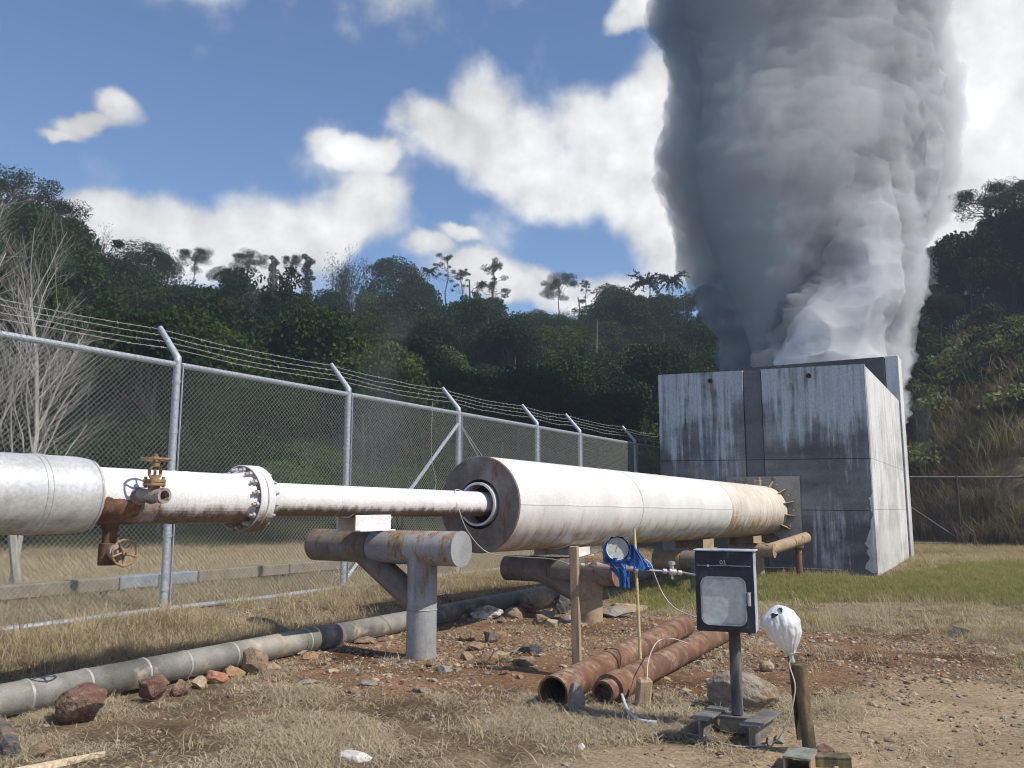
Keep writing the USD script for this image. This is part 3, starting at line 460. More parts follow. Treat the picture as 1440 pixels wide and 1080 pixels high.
part('flange_face', along(tm - fl_t - 0.0055, [(0, R_m), (0, R_f - 0.008)], 56), surf('stained_shaded_flange_face', [(0.3, (0.12, 0.105, 0.095)), (0.7, (0.30, 0.27, 0.255))], 9, rough=0.7, bump=0.3, dirt=BROWN, dirt_at=(0.45, 0.65), dirt_scale=7), pl)  # the face's shade is put into this dark colour, along with brown staining
part('gasket', along(tm - 0.005, [(0, R_f - 0.02), (0.01, R_f - 0.02)]), m_dark, pl)
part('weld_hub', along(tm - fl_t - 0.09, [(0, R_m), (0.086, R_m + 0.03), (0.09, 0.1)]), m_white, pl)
_, ea, eb = frame(ax)
for k in range(16):
    th = (k + 0.5) / 16 * 2 * math.pi; r = (math.cos(th) * ea + math.sin(th) * eb) * 0.247
    c0, c1 = axp(tm - fl_t - 0.065) + r, axp(tm + fl_t + 0.065) + r
    nut = lambda q: lathe(axp(q) + r, ax, [(0, 0.0), (0, 0.025), (0.03, 0.025), (0.026, 0.0)], 6)
    part('flange_bolt', cat_([rod(c0, c1, 0.0125, 10), nut(tm - fl_t - 0.032), nut(tm + fl_t + 0.006)]), m_bolt, pl)
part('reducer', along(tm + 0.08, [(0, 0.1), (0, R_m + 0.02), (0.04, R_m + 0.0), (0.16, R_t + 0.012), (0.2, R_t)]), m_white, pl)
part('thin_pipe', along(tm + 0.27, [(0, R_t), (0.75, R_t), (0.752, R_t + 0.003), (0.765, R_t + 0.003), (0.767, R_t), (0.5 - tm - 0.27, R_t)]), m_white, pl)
def wheel(c, d, r, tube=0.009, spokes=5, ph=0.3):
    d, a, b = frame(d); th = np.linspace(0, 2 * np.pi, 29); ring = sweep([c + (np.cos(t) * a + np.sin(t) * b) * r for t in th], tube, 7); ms = [ring, rod(c - d * 0.018, c + d * 0.022, 0.022, 12), rod(c, c + d * 0.04, 0.010, 6)]
    for k in range(spokes):
        e = np.cos(ph + k * 2 * np.pi / spokes) * a + np.sin(ph + k * 2 * np.pi / spokes) * b
        ms += [sweep([c - d * 0.004, c + e * r * 0.5 - d * 0.012, c + e * r], [0.011, 0.008, 0.008], 6), trimesh.Trimesh(trimesh.creation.icosphere(1, 0.014).vertices + c + e * r, trimesh.creation.icosphere(1).faces)]
    return cat_(ms)
# upper valve, standing on a branch that points at the camera's side
b0 = axp(tau(171)) - pn * (R_m - 0.02) - Z * 0.0; b1 = b0 - pn * 0.29
v1 = part('upper_valve', cat_([rod(b0, b0 - pn * 0.16, 0.05, 18), rod(b0 - pn * 0.02, b0 - pn * 0.035, 0.065, 18)] + [lathe(b0 - pn * 0.13, -pn, [(0, 0.03), (0.0, 0.048), (0.05, 0.06), (0.1, 0.048), (0.16, 0.046), (0.16, 0.056), (0.2, 0.056), (0.2, 0.036), (0.1, 0.032)], 20)]), m_valve, pl)
bc = b0 - pn * 0.20
part('bonnet', cat_([rod(bc, bc + Z * 0.075, 0.042, 16), rod(bc + Z * 0.07, bc + Z * 0.092, 0.078, 24, bev=0.003), rod(bc + Z * 0.095, bc + Z * 0.118, 0.078, 24, bev=0.003)] + [rod(bc + Z * 0.06 + (math.cos(q) * pd + math.sin(q) * pn) * 0.06, bc + Z * 0.137 + (math.cos(q) * pd + math.sin(q) * pn) * 0.06, 0.011, 6) for q in (0.78, 2.36, 3.93, 5.5)]), m_brass, v1)
part('yoke', cat_([sweep([bc + Z * 0.118 + e * 0.02, bc + Z * 0.15 + e * 0.045, bc + Z * 0.19 + e * 0.045, bc + Z * 0.225 + e * 0.015], 0.011, 8) for e in (pd, -pd)] + [rod(bc + Z * 0.115, bc + Z * 0.26, 0.011, 8), rod(bc + Z * 0.21, bc + Z * 0.235, 0.03, 12), rod(bc + Z * 0.118, bc + Z * 0.15, 0.024, 10)]), m_brass, v1)
part('handwheel', wheel(bc + Z * 0.262, Z, 0.098, 0.009), m_brass, v1)
def skin_patch(t0, t1, a0, a1, R, seed, thr=0.42, lift=0.0022, n=70):
    """ragged thin patch of rust scale on the pipe, between angles a0 and a1 from the side that faces the viewer (positive up)"""
    T, A = np.meshgrid(np.linspace(t0, t1, n), np.linspace(a0, a1, n), indexing='ij'); e = -pn[None, None] * np.cos(A)[..., None] + Z[None, None] * np.sin(A)[..., None]; V = axp(0) + ax * T[..., None] + e * (R + lift)
    q = np.minimum(np.minimum(T - t0, t1 - T) / (t1 - t0), np.minimum(A - a0, a1 - A) / (a1 - a0)) * 2.6; keep = (np.clip(q, 0, 0.55) + 0.75 * (meshkit.fbm(V * [14, 14, 7], 4, seed) - 0.5)) > 0.2; V = V.reshape(-1, 3); I = np.arange(n * n).reshape(n, n); k = keep[:-1, :-1] & keep[1:, :-1] & keep[:-1, 1:] & keep[1:, 1:]
    a, b, c, d = I[:-1, :-1][k], I[1:, :-1][k], I[1:, 1:][k], I[:-1, 1:][k]; return trimesh.Trimesh(V, np.vstack([np.stack([a, b, c], 1), np.stack([a, c, d], 1)]), process=False)
part('rust_patch', skin_patch(t142 + 0.0, tau(192), -1.6, 0.05, R_m, 3), m_rust, pl, 60)
part('rust_streak', skin_patch(tau(176), tau(206), -1.3, -0.05, R_m, 9, lift=0.0034), m_valve, pl, 60)
# drain leg with the lower valve
t_l = tau(158); q0 = axp(t_l) - Z * (R_m - 0.03); q1 = axp(t_l) - Z * 0.44
v2 = part('drain_leg', cat_([lathe(q0, q1 - q0, [(0, 0.09), (0.04, 0.065), (0.07, 0.052), (0.2, 0.05), (0.2, 0.056), (0.23, 0.058)], 20), rod(q1 + Z * 0.10, q1 - Z * 0.06, 0.07, 20, bev=0.004)]), surf('brown_rusted_leg', [(0.3, (0.06, 0.032, 0.022)), (0.7, (0.15, 0.085, 0.055))], 12, rough=0.85, bump=0.4), pl)
wd = unit(-pn * 0.95 - pd * 0.05); wc = q1 + Z * 0.035
part('drain_valve_body', cat_([lathe(wc + wd * 0.05, wd, [(0, 0.0), (0, 0.045), (0.03, 0.05), (0.05, 0.062), (0.075, 0.062), (0.08, 0.04), (0.11, 0.03), (0.11, 0.0)], 18), rod(wc + wd * 0.14, wc + wd * 0.22, 0.011, 8)] + [sweep([wc + wd * 0.13 + e * 0.03, wc + wd * 0.16 + e * 0.04, wc + wd * 0.2 + e * 0.015], 0.01, 6) for e in (Z, -Z)]), m_valve, v2)
part('handwheel', wheel(wc + wd * 0.215, wd, 0.092, 0.008, ph=0.9), m_brass, v2)

# saddle under the thin pipe (welded to it)
def saddle(t, R, zbar, mt, parent, L=0.5, Wd=0.30, right_only=False):
    c = axp(t); zb = c[2] - R; h = zb - zbar; ms = []
    part('saddle_pad', cat_([lathe(c - ax * L / 2, ax, [(0, R + 0.001), (0, R + 0.014), (L, R + 0.014), (L, R + 0.001)], 48, True).slice_plane(c - Z * R * 0.80, -Z)]), mt, parent)
    for e in (-1, 1):
        part('saddle_plate', obox(c * [1, 1, 0] + pn * e * Wd / 2 + Z * (zbar + h / 2 + 0.012), pd, pn, Z, L, 0.014, h + 0.01, 0.002), mt, parent, False)
        part('saddle_foot', obox(c * [1, 1, 0] + pn * e * (Wd / 2 + 0.03) + Z * (zbar + 0.009), pd, pn, Z, L, 0.08, 0.014, 0.002), mt, parent, False)
    part('saddle_web', obox(c * [1, 1, 0] + Z * (zbar + h / 2 + 0.01), pd, pn, Z, 0.014, Wd - 0.02, h, 0.002), mt, parent, False)

# ------------------------------------------------------------------ pipe supports
def support(label, base, near, far, rb, rp, mt_a, mt_b, mt_post, brace=True, endr=None, group=None):
    b = gz(*base); b = b + unit(b * [1, 1, 0]) * rp * 0.9; s = b @ pd
    n_, f_ = onplane(*near, pd, s), onplane(*far, pd, s); zc = (n_[2] + f_[2]) / 2; n_[2] = f_[2] = zc
    o = thing('pipe_support', label, 'pipe support', b, group)
    mid = f_ + (n_ - f_) * 0.44
    part('crossbar', rod(f_, mid - (n_ - f_) * 0.002, rb, 32, bev=0.012), mt_a, o, 30); part('crossbar', rod(mid + (n_ - f_) * 0.002, n_, rb, 32, bev=0.004), mt_b, o, 30)
    part('end_cap', lathe(n_ - unit(n_ - f_) * 0.004, n_ - f_, [(0, 0.0), (0, rb + 0.006), (0.014, rb + 0.006), (0.014, 0.0)], 32), mt_b, o)
    part('post', rod([b[0], b[1], -0.3], [b[0], b[1], zc - rb * 0.3], rp, 32), mt_post, o, 30)
    part('weld_ring', lathe([b[0], b[1], 0.44 * zc], Z, [(0, rp), (0.006, rp + 0.006), (0.012, rp)], 32), mt_post, o)
    if brace: part('brace', rod(f_ + (n_ - f_) * 0.34 - Z * rb * 0.2, np.array([b[0], b[1], zc * 0.50]) - unit(n_ - f_) * rp * 0.3, rp * 0.86, 28), mt_a, o, 30)
    return o, b, n_, f_, zc
s1, b1_, n1_, f1_, z1_ = support('grey T-shaped pipe support nearest the viewer, under the thin white pipe', (592, 931), (648, 775), (443, 763), 0.172, 0.152, m_brown, m_grey, m_grey)
s2, b2_, n2_, f2_, z2_ = support('brown rusty pipe support behind the upright wooden stake and blue tarpaulin', (830, 877), (868, 806), (712, 797), 0.175, 0.17, m_brown, m_brown, m_rustbar)
s3_, b3_, n3_, f3_, z3_ = support('grey rust-topped pipe support half hidden by the dark box', (985, 834), (1012, 790), (921, 785), 0.17, 0.17, m_rustbar, m_brown, m_brown, brace=False)
s4_, b4_, n4_, f4_, z4_ = support('tan rusty pipe support close to the concrete wall', (1069, 812), (1089, 777), (1026, 770), 0.15, 0.10, m_rustbar, m_rustbar, m_rustbar, brace=False)
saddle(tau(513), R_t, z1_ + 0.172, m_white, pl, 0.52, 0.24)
# short pipe on a leg by the wall
ps = thing('rusty_stub_pipe', 'rusty sloping pipe on a thin post at the foot of the concrete wall', 'pipe', G(1117, 803))
pa, pb = dep(1078, 774, 18.6), dep(1134, 756, 19.6); part('pipe', rod(pa, pa + (pb - pa) * 0.6, 0.13, 20), m_rustbar, ps); part('capped_end', rod(pa + (pb - pa) * 0.602, pb, 0.132, 20, bev=0.02), m_rustbar, ps)
pc = pa + (pb - pa) * 0.78; part('post', rod([pc[0], pc[1], -0.1], pc - Z * 0.12, 0.07, 16), m_rust, ps); part('post_cap', rod(pc - Z * 0.16, pc - Z * 0.12, 0.12, 16), m_rust, ps)

# ------------------------------------------------------------------ the large white casing round the pipe
dr = thing('pipe_casing', 'huge white cylindrical casing around the pipe, running into the concrete wall', 'pipe casing', A0)
t_end = (S0 - 0.06 - A0 @ fd) / (ax @ fd)
secs = [0.0, 0.30 * t_end, 0.66 * t_end, 0.90 * t_end, t_end]
for i in range(4): part('shell_section', lathe(axp(secs[i] + (0.0 if i == 0 else 0.006)), ax, [(0, R_d - 0.012), (0.004, R_d), (secs[i + 1] - secs[i] - 0.016, R_d), (secs[i + 1] - secs[i] - 0.01, R_d - 0.012)] , 96), m_drum_old if i >= 2 else m_drum, dr, 30)
part('shell_liner', lathe(axp(0.05), ax, [(0, R_d - 0.011), (t_end - 0.06, R_d - 0.011)], 96), m_drum_old, dr)
for (a, b), s in zip(((0.02, secs[2]), (secs[2] + 0.02, secs[3])), (0.0, -0.2)):
    e = -pn * math.cos(s) + Z * math.sin(s); part('seam', obox(axp((a + b) / 2) + e * R_d, ax, np.cross(e, ax), e, b - a, 0.012, 0.008), m_drum, dr, False)
R_h = 0.30
part('end_plate', lathe(axp(-0.012), ax, [(0.02, R_h), (0, R_h), (0, R_d - 0.004), (0.012, R_d + 0.004), (0.024, R_d + 0.004)], 96), m_endplate, dr, 30)
part('sleeve', lathe(axp(-0.05), ax, [(0.0, 0.235), (0.0, 0.262), (0.35, 0.262), (0.35, 0.235)], 56, True), m_drum, dr, 30)
part('inner_cone', lathe(axp(0.16), ax, [(0, 0.236), (0.05, R_t + 0.02), (0.06, R_t)], 48), m_dark, dr); part('gap_shadow_ring', lathe(axp(0.06), ax, [(0, 0.261), (0.0, 0.36)], 48), m_dark, dr)  # cone and ring painted near-black for the shade inside sleeve and gap
for t, zb, mt in ((tau(790), z2_ + 0.175, m_drum), (tau(975), z3_ + 0.17, m_rustbar), (tau(1046), z4_ + 0.15, m_rustbar)): saddle(t, R_d, zb, mt, dr, 0.6, 0.55)
wp = axp(t_end); tc, zc = wp @ fn, wp[2]
part('wall_plate', obox(W(S0 - 0.016, tc - 0.02, zc + 0.02), fd, fn, Z, 0.03, 1.72, 1.58, 0.004), surf('rust_tinged_plate', [(0.3, (0.2, 0.17, 0.14)), (0.7, (0.36, 0.32, 0.27))], 4, rough=0.7, bump=0.2, dirt=RUST, dirt_at=(0.52, 0.7), dirt_scale=4), dr, False)
for k in range(14):
    th = 2 * math.pi * (k + 0.35) / 14; e = fn * math.cos(th) + Z * math.sin(th); c = W(S0 - 0.034, tc, zc); n = np.cross(e, fd)
    tri = trimesh.creation.extrude_polygon(__import__('shapely').Polygon([(0.0, R_d - 0.03), (0.0, R_d + 0.17), (-0.05, R_d + 0.17), (-0.30, R_d + 0.02), (-0.30, R_d - 0.03)]), 0.016); v = tri.vertices
    part('gusset', trimesh.Trimesh(c + np.outer(v[:, 0], fd) + np.outer(v[:, 1], e) + np.outer(v[:, 2] - 0.008, n), tri.faces), m_rustbar, dr, False)
for k in range(12):
    th = 2 * math.pi * (k + 0.0) / 12; e = fn * math.cos(th) + Z * math.sin(th); c = W(S0 - 0.03, tc, zc) + e * (R_d + 0.13)
    part('wall_bolt', cat_([rod(c, c - fd * 0.07, 0.014, 8), lathe(c, -fd, [(0, 0.0), (0, 0.03), (0.025, 0.03), (0.025, 0)], 6)]), m_bolt, dr)
part('top_lug', cat_([obox(wp - ax * 0.35 + Z * (R_d + 0.06), ax, pn, Z, 0.1, 0.16, 0.12, 0.01), rod(wp - ax * 0.35 + Z * (R_d + 0.1) - pn * 0.05, wp - ax * 0.35 + Z * (R_d + 0.2) - pn * 0.05, 0.03, 8)]), m_rustbar, dr)

# ------------------------------------------------------------------ pipe lying on the ground
gp0, gp1 = gz(0, 986, 0.13), gz(760, 836, 0.115); gdir = unit((gp1 - gp0) * [1, 1, 0]); R_g = 0.118
gpl = thing('ground_pipe', 'long weathered grey pipe lying on the ground along the fence', 'pipe', gp0)
L_g = np.linalg.norm((gp1 - gp0)[:2]); gp = lambda q: gp0 + gdir * q + Z * (0.0 - 0.02 * smooth(np.array(q / L_g)))
def gtau(u): return min(np.linspace(-3, L_g + 8, 2000), key=lambda q: abs(px(gp(q))[0] - u))
part('pipe', lathe(gp(-3.5), gdir, [(0, 0.0), (0, R_g), (gtau(421) + 3.5, R_g), (gtau(421) + 3.5, 0)], 36), m_gpipe, gpl)
part('dark_wrap', lathe(gp(gtau(421)), gdir, [(0, 0), (0, R_g + 0.004), (gtau(448) - gtau(421), R_g + 0.004), (gtau(448) - gtau(421), 0)], 36), m_gpipe_shadow, gpl, label='crossbar shadow painted as a dark band')  # crossbar's cast shadow painted on the pipe as a darker sleeve
part('pipe', lathe(gp(gtau(448)), gdir, [(0, 0), (0, R_g), (gtau(900) + 2.0 - gtau(448), R_g), (gtau(900) + 2.0 - gtau(448), 0)], 36), m_gpipe, gpl)
for u in (33, 115, 198, 256, 322, 427): part('band', lathe(gp(gtau(u)), gdir, [(0, R_g), (0.003, R_g + 0.006), (0.022, R_g + 0.006), (0.025, R_g)], 36), m_band, gpl)

# ------------------------------------------------------------------ foreground objects
def two_rusty():
    for near, far, r, label, collar in (((777, 974), (962, 880), 0.122, 'rusty steel pipe on the ground with a plain open end, behind the wooden stake', False), ((849, 974), (1030, 882), 0.108, 'rusty steel pipe on the ground with a stepped collar at its open end', True)):
        a, b = gz(*near, r), gz(*far, r); o = thing('rusty_pipe', label, 'pipe', a * [1, 1, 0])
        if collar:
            e = unit(b - a); part('collar', pipe_shell(a + e * 0.10, a + e * 0.34, r + 0.012, r - 0.02), m_rust, o); part('pipe_nose', pipe_shell(a - e * 0.02, a + e * 0.12, r - 0.02, r - 0.038), m_rust, o); part('pipe', pipe_shell(a + e * 0.33, b, r, r - 0.02), m_rust, o)
            ms = rod(a + e * 0.10, a + e * 0.14, r - 0.037, 20); part('mud_plug', ms, m_rock_brown, o)
        else: part('pipe', pipe_shell(a, b, r, r - 0.014), m_rust, o); part('inner_dark', rod(a + unit(b - a) * 0.9, a + unit(b - a) * 0.92, r - 0.013, 20), m_dark, o)  # near-black disc puts the bore's inner shade into colour
two_rusty()
sb = G(812, 957); stop = dep(807, 768, sb[1] - 0.02); su = unit(stop - sb); sx = unit(np.cross([0.35, 0.94, 0], su)); 
single('wooden_stake', trimesh.Trimesh(*(lambda m: (m.vertices + 0.003 * (meshkit.fbm(m.vertices * 9, 3, 2) - 0.5)[:, None], m.faces))(obox(sb + su * (np.linalg.norm(stop - sb) / 2 - 0.15), sx, np.cross(su, sx), su, 0.075, 0.06, np.linalg.norm(stop - sb) + 0.3, 0.006))), m_wood, 'upright square weathered wooden stake in front of the big white casing', 'stake', smooth=False)
bb = G(902, 962); bt = dep(892, 743, bb[1] + 0.05); bl = np.linalg.norm(bt - bb); bu = unit(bt - bb)
prof = [(0, 0.0), (0, 0.0145)]
for k in range(7): q = 0.1 + bl * (k + 0.3) / 7.2; prof += [(q - 0.01, 0.0135), (q, 0.016), (q + 0.01, 0.0135)]
single('bamboo_stick', lathe(bb - bu * 0.1, bu, prof + [(bl + 0.1, 0.012), (bl + 0.1, 0)], 10), m_bamboo, 'thin pale bamboo stick standing upright between the tarpaulin and the dark box', 'stick')

# instrument line with the covered gauge
yg = bb[1] + 0.02
D = lambda u, v, y=yg: dep(u, v, y)
gl = thing('instrument_line', 'thin steel instrument tube with fittings tied to the bamboo stick', 'tube', D(893, 800))
tp = curve([D(798, 793, yg + 0.45), D(830, 795, yg + 0.2), D(860, 797), D(893, 800), D(930, 803), D(945, 804), D(960, 805), D(985, 810, yg - 0.25)], 6)
part('tube', sweep(tp, 0.0085, 8), m_steel, gl)
for (ua, va, ub, vb, r, mt) in ((816, 794.5, 822, 794.8, 0.02, m_steel), (826, 795, 834, 795.5, 0.024, m_bolt), (838, 795.5, 858, 796.5, 0.033, m_valve), (879, 799, 892, 800, 0.026, m_valve), (892, 800, 897, 800.3, 0.034, m_steel), (932, 803, 938, 803.4, 0.022, m_steel), (941, 803.5, 951, 804.5, 0.027, m_steel), (953, 805, 959, 805.5, 0.022, m_steel)):
    ya = yg + 0.2 if ub < 850 else yg
    part('fitting', rod(D(ua, va, ya), D(ub, vb, ya), r, 12, bev=0.004), mt, gl)
vv = D(945, 803); part('needle_valve', cat_([rod(vv - Z * 0.03, vv + Z * 0.055, 0.019, 10), lathe(vv + Z * 0.055, Z, [(0, 0), (0, 0.03), (0.025, 0.03), (0.025, 0)], 8), rod(vv, vv - Z * 0.07, 0.011, 8)]), m_steel, gl)
gw = D(896, 797, yg); part('pointer_rod', rod(D(815, 784, sb[1]), D(853, 773, yg), 0.006, 6), m_cable, gl)
gau = thing('covered_gauge', 'round pale dial gauge wrapped in bright blue tarpaulin beside the bamboo stick', 'gauge', D(868, 795))
gc = D(868, 772); gn = unit(EYEP + np.array([0.3, 0, 0.4]) - gc); gn, g1, g2 = frame(gn)
part('dial', lathe(gc - gn * 0.03, gn, [(0, 0), (0, 0.102), (0.045, 0.102), (0.05, 0.096), (0.043, 0.09), (0.043, 0.0)], 36), m_dial, gau, 30)
part('dial_needle', obox(gc + gn * 0.0155 + g2 * 0.02, g1 * 0.3 + g2, np.cross(gn, g1 * 0.3 + g2), gn, 0.09, 0.006, 0.003), m_bolt, gau, False)
part('gauge_stem', cat_([rod(gc - Z * 0.09, D(868, 797), 0.016, 10), rod(D(868, 787), D(868, 792), 0.028, 6)]), m_steel, gau)
def hood():
    N, K = 56, 9; V = []
    for k in range(K):
        q = k / (K - 1)
        for i in range(N):
            th = 2 * math.pi * i / N; wr = 0.010 * math.sin(7 * th + 3 * q) + 0.012 * math.sin(13 * th - 5 * q); r = 0.108 + 0.03 * math.sin(q * 2.6) - 0.07 * q ** 3 + wr * (0.25 + q)
            V.append(gc + gn * (0.045 - 0.24 * q) + (g1 * math.cos(th) + g2 * math.sin(th)) * r - Z * 0.06 * q)
    i = np.arange(N); F = []
    for k in range(K - 1): a, b, c, d = k * N + i, k * N + (i + 1) % N, (k + 1) * N + (i + 1) % N, (k + 1) * N + i; F += [np.stack([a, b, c], 1), np.stack([a, c, d], 1)]
    V.append(gc - gn * 0.2 - Z * 0.06); F.append(np.stack([(K - 1) * N + i, (K - 1) * N + (i + 1) % N, np.full(N, N * K)], 1)); return trimesh.Trimesh(np.array(V), np.vstack(F), process=False)
part('tarpaulin_hood', hood(), m_tarp, gau, 60)
def flap(left, right, seed, amp=0.014, K=14, N=16):
    L_, R_ = curve(left, 5), curve(right, 5); Lq = np.array([np.interp(np.linspace(0, len(L_) - 1, N), range(len(L_)), L_[:, j]) for j in range(3)]).T; Rq = np.array([np.interp(np.linspace(0, len(R_) - 1, N), range(len(R_)), R_[:, j]) for j in range(3)]).T
    V = [];
    for a in range(N):
        for b in range(K):
            q = b / (K - 1); p = Lq[a] * (1 - q) + Rq[a] * q; w = amp * (math.sin(q * 17 + a * 0.35 + seed) + 0.6 * math.sin(q * 31 - a * 0.5 + seed * 2)); V.append(p + gn * (w + 0.03 * math.sin(q * math.pi)))
    V = np.array(V); F = []
    for a in range(N - 1):
        for b in range(K - 1): i = a * K + b; F += [[i, i + 1, i + K + 1], [i, i + K + 1, i + K]]
    F = np.array(F); n = len(V); V2 = V - gn * 0.004
    return trimesh.Trimesh(np.vstack([V, V2]), np.vstack([F, F[:, ::-1] + n]), process=False)
part('tarpaulin_flap', flap([D(851, 784), D(853, 793), D(860, 802), D(869, 812), D(871, 825)], [D(886, 786), D(884, 794), D(887, 802), D(885, 812), D(886, 827)], 1.0), m_tarp, gau, 60)
part('tarpaulin_flap', flap([D(886, 766), D(888, 776), D(885, 790), D(879, 801)], [D(890, 766), D(905, 785), D(914, 796), D(912, 803)], 2.3, 0.010), m_tarp, gau, 60)
part('tarpaulin_knot', trimesh.Trimesh(*(lambda m: (m.vertices * [0.03, 0.03, 0.03] * (1 + 0.5 * (meshkit.noise(m.vertices * 3, 4) - 0.5)[:, None]) + D(911, 797), m.faces))(trimesh.creation.icosphere(3))), m_tarp, gau, True)

# dark box on its pole
pole = gz(1037, 1003, 0.13); th = math.radians(21); ex = np.array([math.cos(th), -math.sin(th), 0]); ey = np.array([math.sin(th), math.cos(th), 0])
pole[2] = 0.0
fc = onplane(1019, 832, ey, pole @ ey - 0.105)
sg = thing('instrument_box', 'dark navy metal box with a milky window on a pole with steel feet', 'instrument box', pole)
BW, BH, BD = 0.392, 0.535, 0.18
bxp = lambda x, y, z: fc + ex * x + ey * y + Z * z
part('box_body', obox(bxp(0, BD / 2 + 0.012, 0), ex, ey, Z, BW, BD - 0.02, BH, 0.006), m_boxside, sg, False)
import shapely
def plate(polyg, thick, y, mt, name, parent):
    m = trimesh.creation.extrude_polygon(polyg, thick); v = m.vertices; return part(name, trimesh.Trimesh(bxp(0, y, 0) + np.outer(v[:, 0], ex) + np.outer(v[:, 1], Z) - np.outer(v[:, 2], ey), m.faces[:, ::-1] if False else m.faces), mt, parent, False)
wx0, wx1, wz0, wz1 = -BW / 2 + 0.042, BW / 2 - 0.06, -BH / 2 + 0.05, BH / 2 - 0.175
win = shapely.box(wx0, wz0, wx1, wz1).buffer(-0.05).buffer(0.05)
door = shapely.box(-BW / 2 + 0.003, -BH / 2 + 0.003, BW / 2 - 0.003, BH / 2 - 0.003).buffer(-0.008).buffer(0.008)
dpart = plate(door.difference(win), 0.02, 0.018, m_navy, 'door', sg)
plate(win.buffer(0.006).difference(win), 0.006, -0.001, m_boxside, 'window_gasket', dpart); plate(win.buffer(-0.001), 0.004, 0.012, m_glasspane, 'window_pane', dpart)
part('door_handle', cat_([obox(bxp(BW / 2 - 0.036, -0.016, -0.045), ex, ey, Z, 0.012, 0.012, 0.075, 0.003), obox(bxp(BW / 2 - 0.036, -0.006, -0.045), ex, ey, Z, 0.022, 0.012, 0.09, 0.003)]), m_steel, dpart, False)
part('door_crease', obox(bxp(0, -0.0035, BH / 2 - 0.095), ex, ey, Z, BW - 0.03, 0.004, 0.004), m_boxside, dpart, False)
for x, z in ((-BW / 2 + 0.09, BH / 2 - 0.098),): part('rivet', lathe(bxp(x, -0.002, z), -ey, [(0, 0.009), (0.004, 0.007), (0.006, 0)], 10), m_steel, dpart)
tm_ = meshkit.text_mesh('01', 0.026, 0.002); v = tm_.vertices - tm_.bounds.mean(0); part('lettering', trimesh.Trimesh(bxp(-0.005, -0.0035, BH / 2 - 0.072) + np.outer(v[:, 0], ex) + np.outer(v[:, 1], Z) - np.outer(v[:, 2], ey), tm_.faces), m_letter, dpart, False)
part('rain_lip', obox(bxp(0.004, BD / 2, BH / 2 + 0.006), ex, ey, Z, BW + 0.024, BD + 0.03, 0.010, 0.003), m_boxside, sg, False)
part('pole', rod([pole[0], pole[1], 0.125], [pole[0], pole[1], fc[2] - BH / 2], 0.039, 24), m_polepaint, sg, 30)
for (ua, va), (ub, vb) in (((983, 1010), (1012, 993)), ((1054, 1019.5), (1086, 998.5))):
    a, b = gz(ua, va, 0.135), gz(ub, vb, 0.135); a[2] = b[2] = 0.128; e = unit(b - a); sd_ = np.cross(Z, e); c = (a + b) / 2; L = np.linalg.norm(b - a)
    part('foot_beam', cat_([obox(c, e, sd_, Z, L, 0.13, 0.012, 0.002), obox(c - Z * 0.075, e, sd_, Z, L, 0.012, 0.138), obox(c - Z * 0.14, e, sd_, Z, L, 0.13, 0.012, 0.002)]), m_basesteel, sg, False)
ca, cb = gz(1000, 1003.5, 0.13), gz(1066, 1010, 0.13); e = unit((cb - ca) * [1, 1, 0]); nn_ = np.cross(Z, e); cc = (ca + cb) / 2; cc = cc + nn_ * ((pole - cc) @ nn_); cc[2] = 0.113; lc = np.linalg.norm(cb - ca) - 0.10; part('cross_member', cat_([obox(cc, e, nn_, Z, lc, 0.12, 0.012, 0.002), obox(cc - Z * 0.052 - nn_ * 0.054, e, nn_, Z, lc, 0.01, 0.09, 0.002)]), m_basesteel, sg, False)

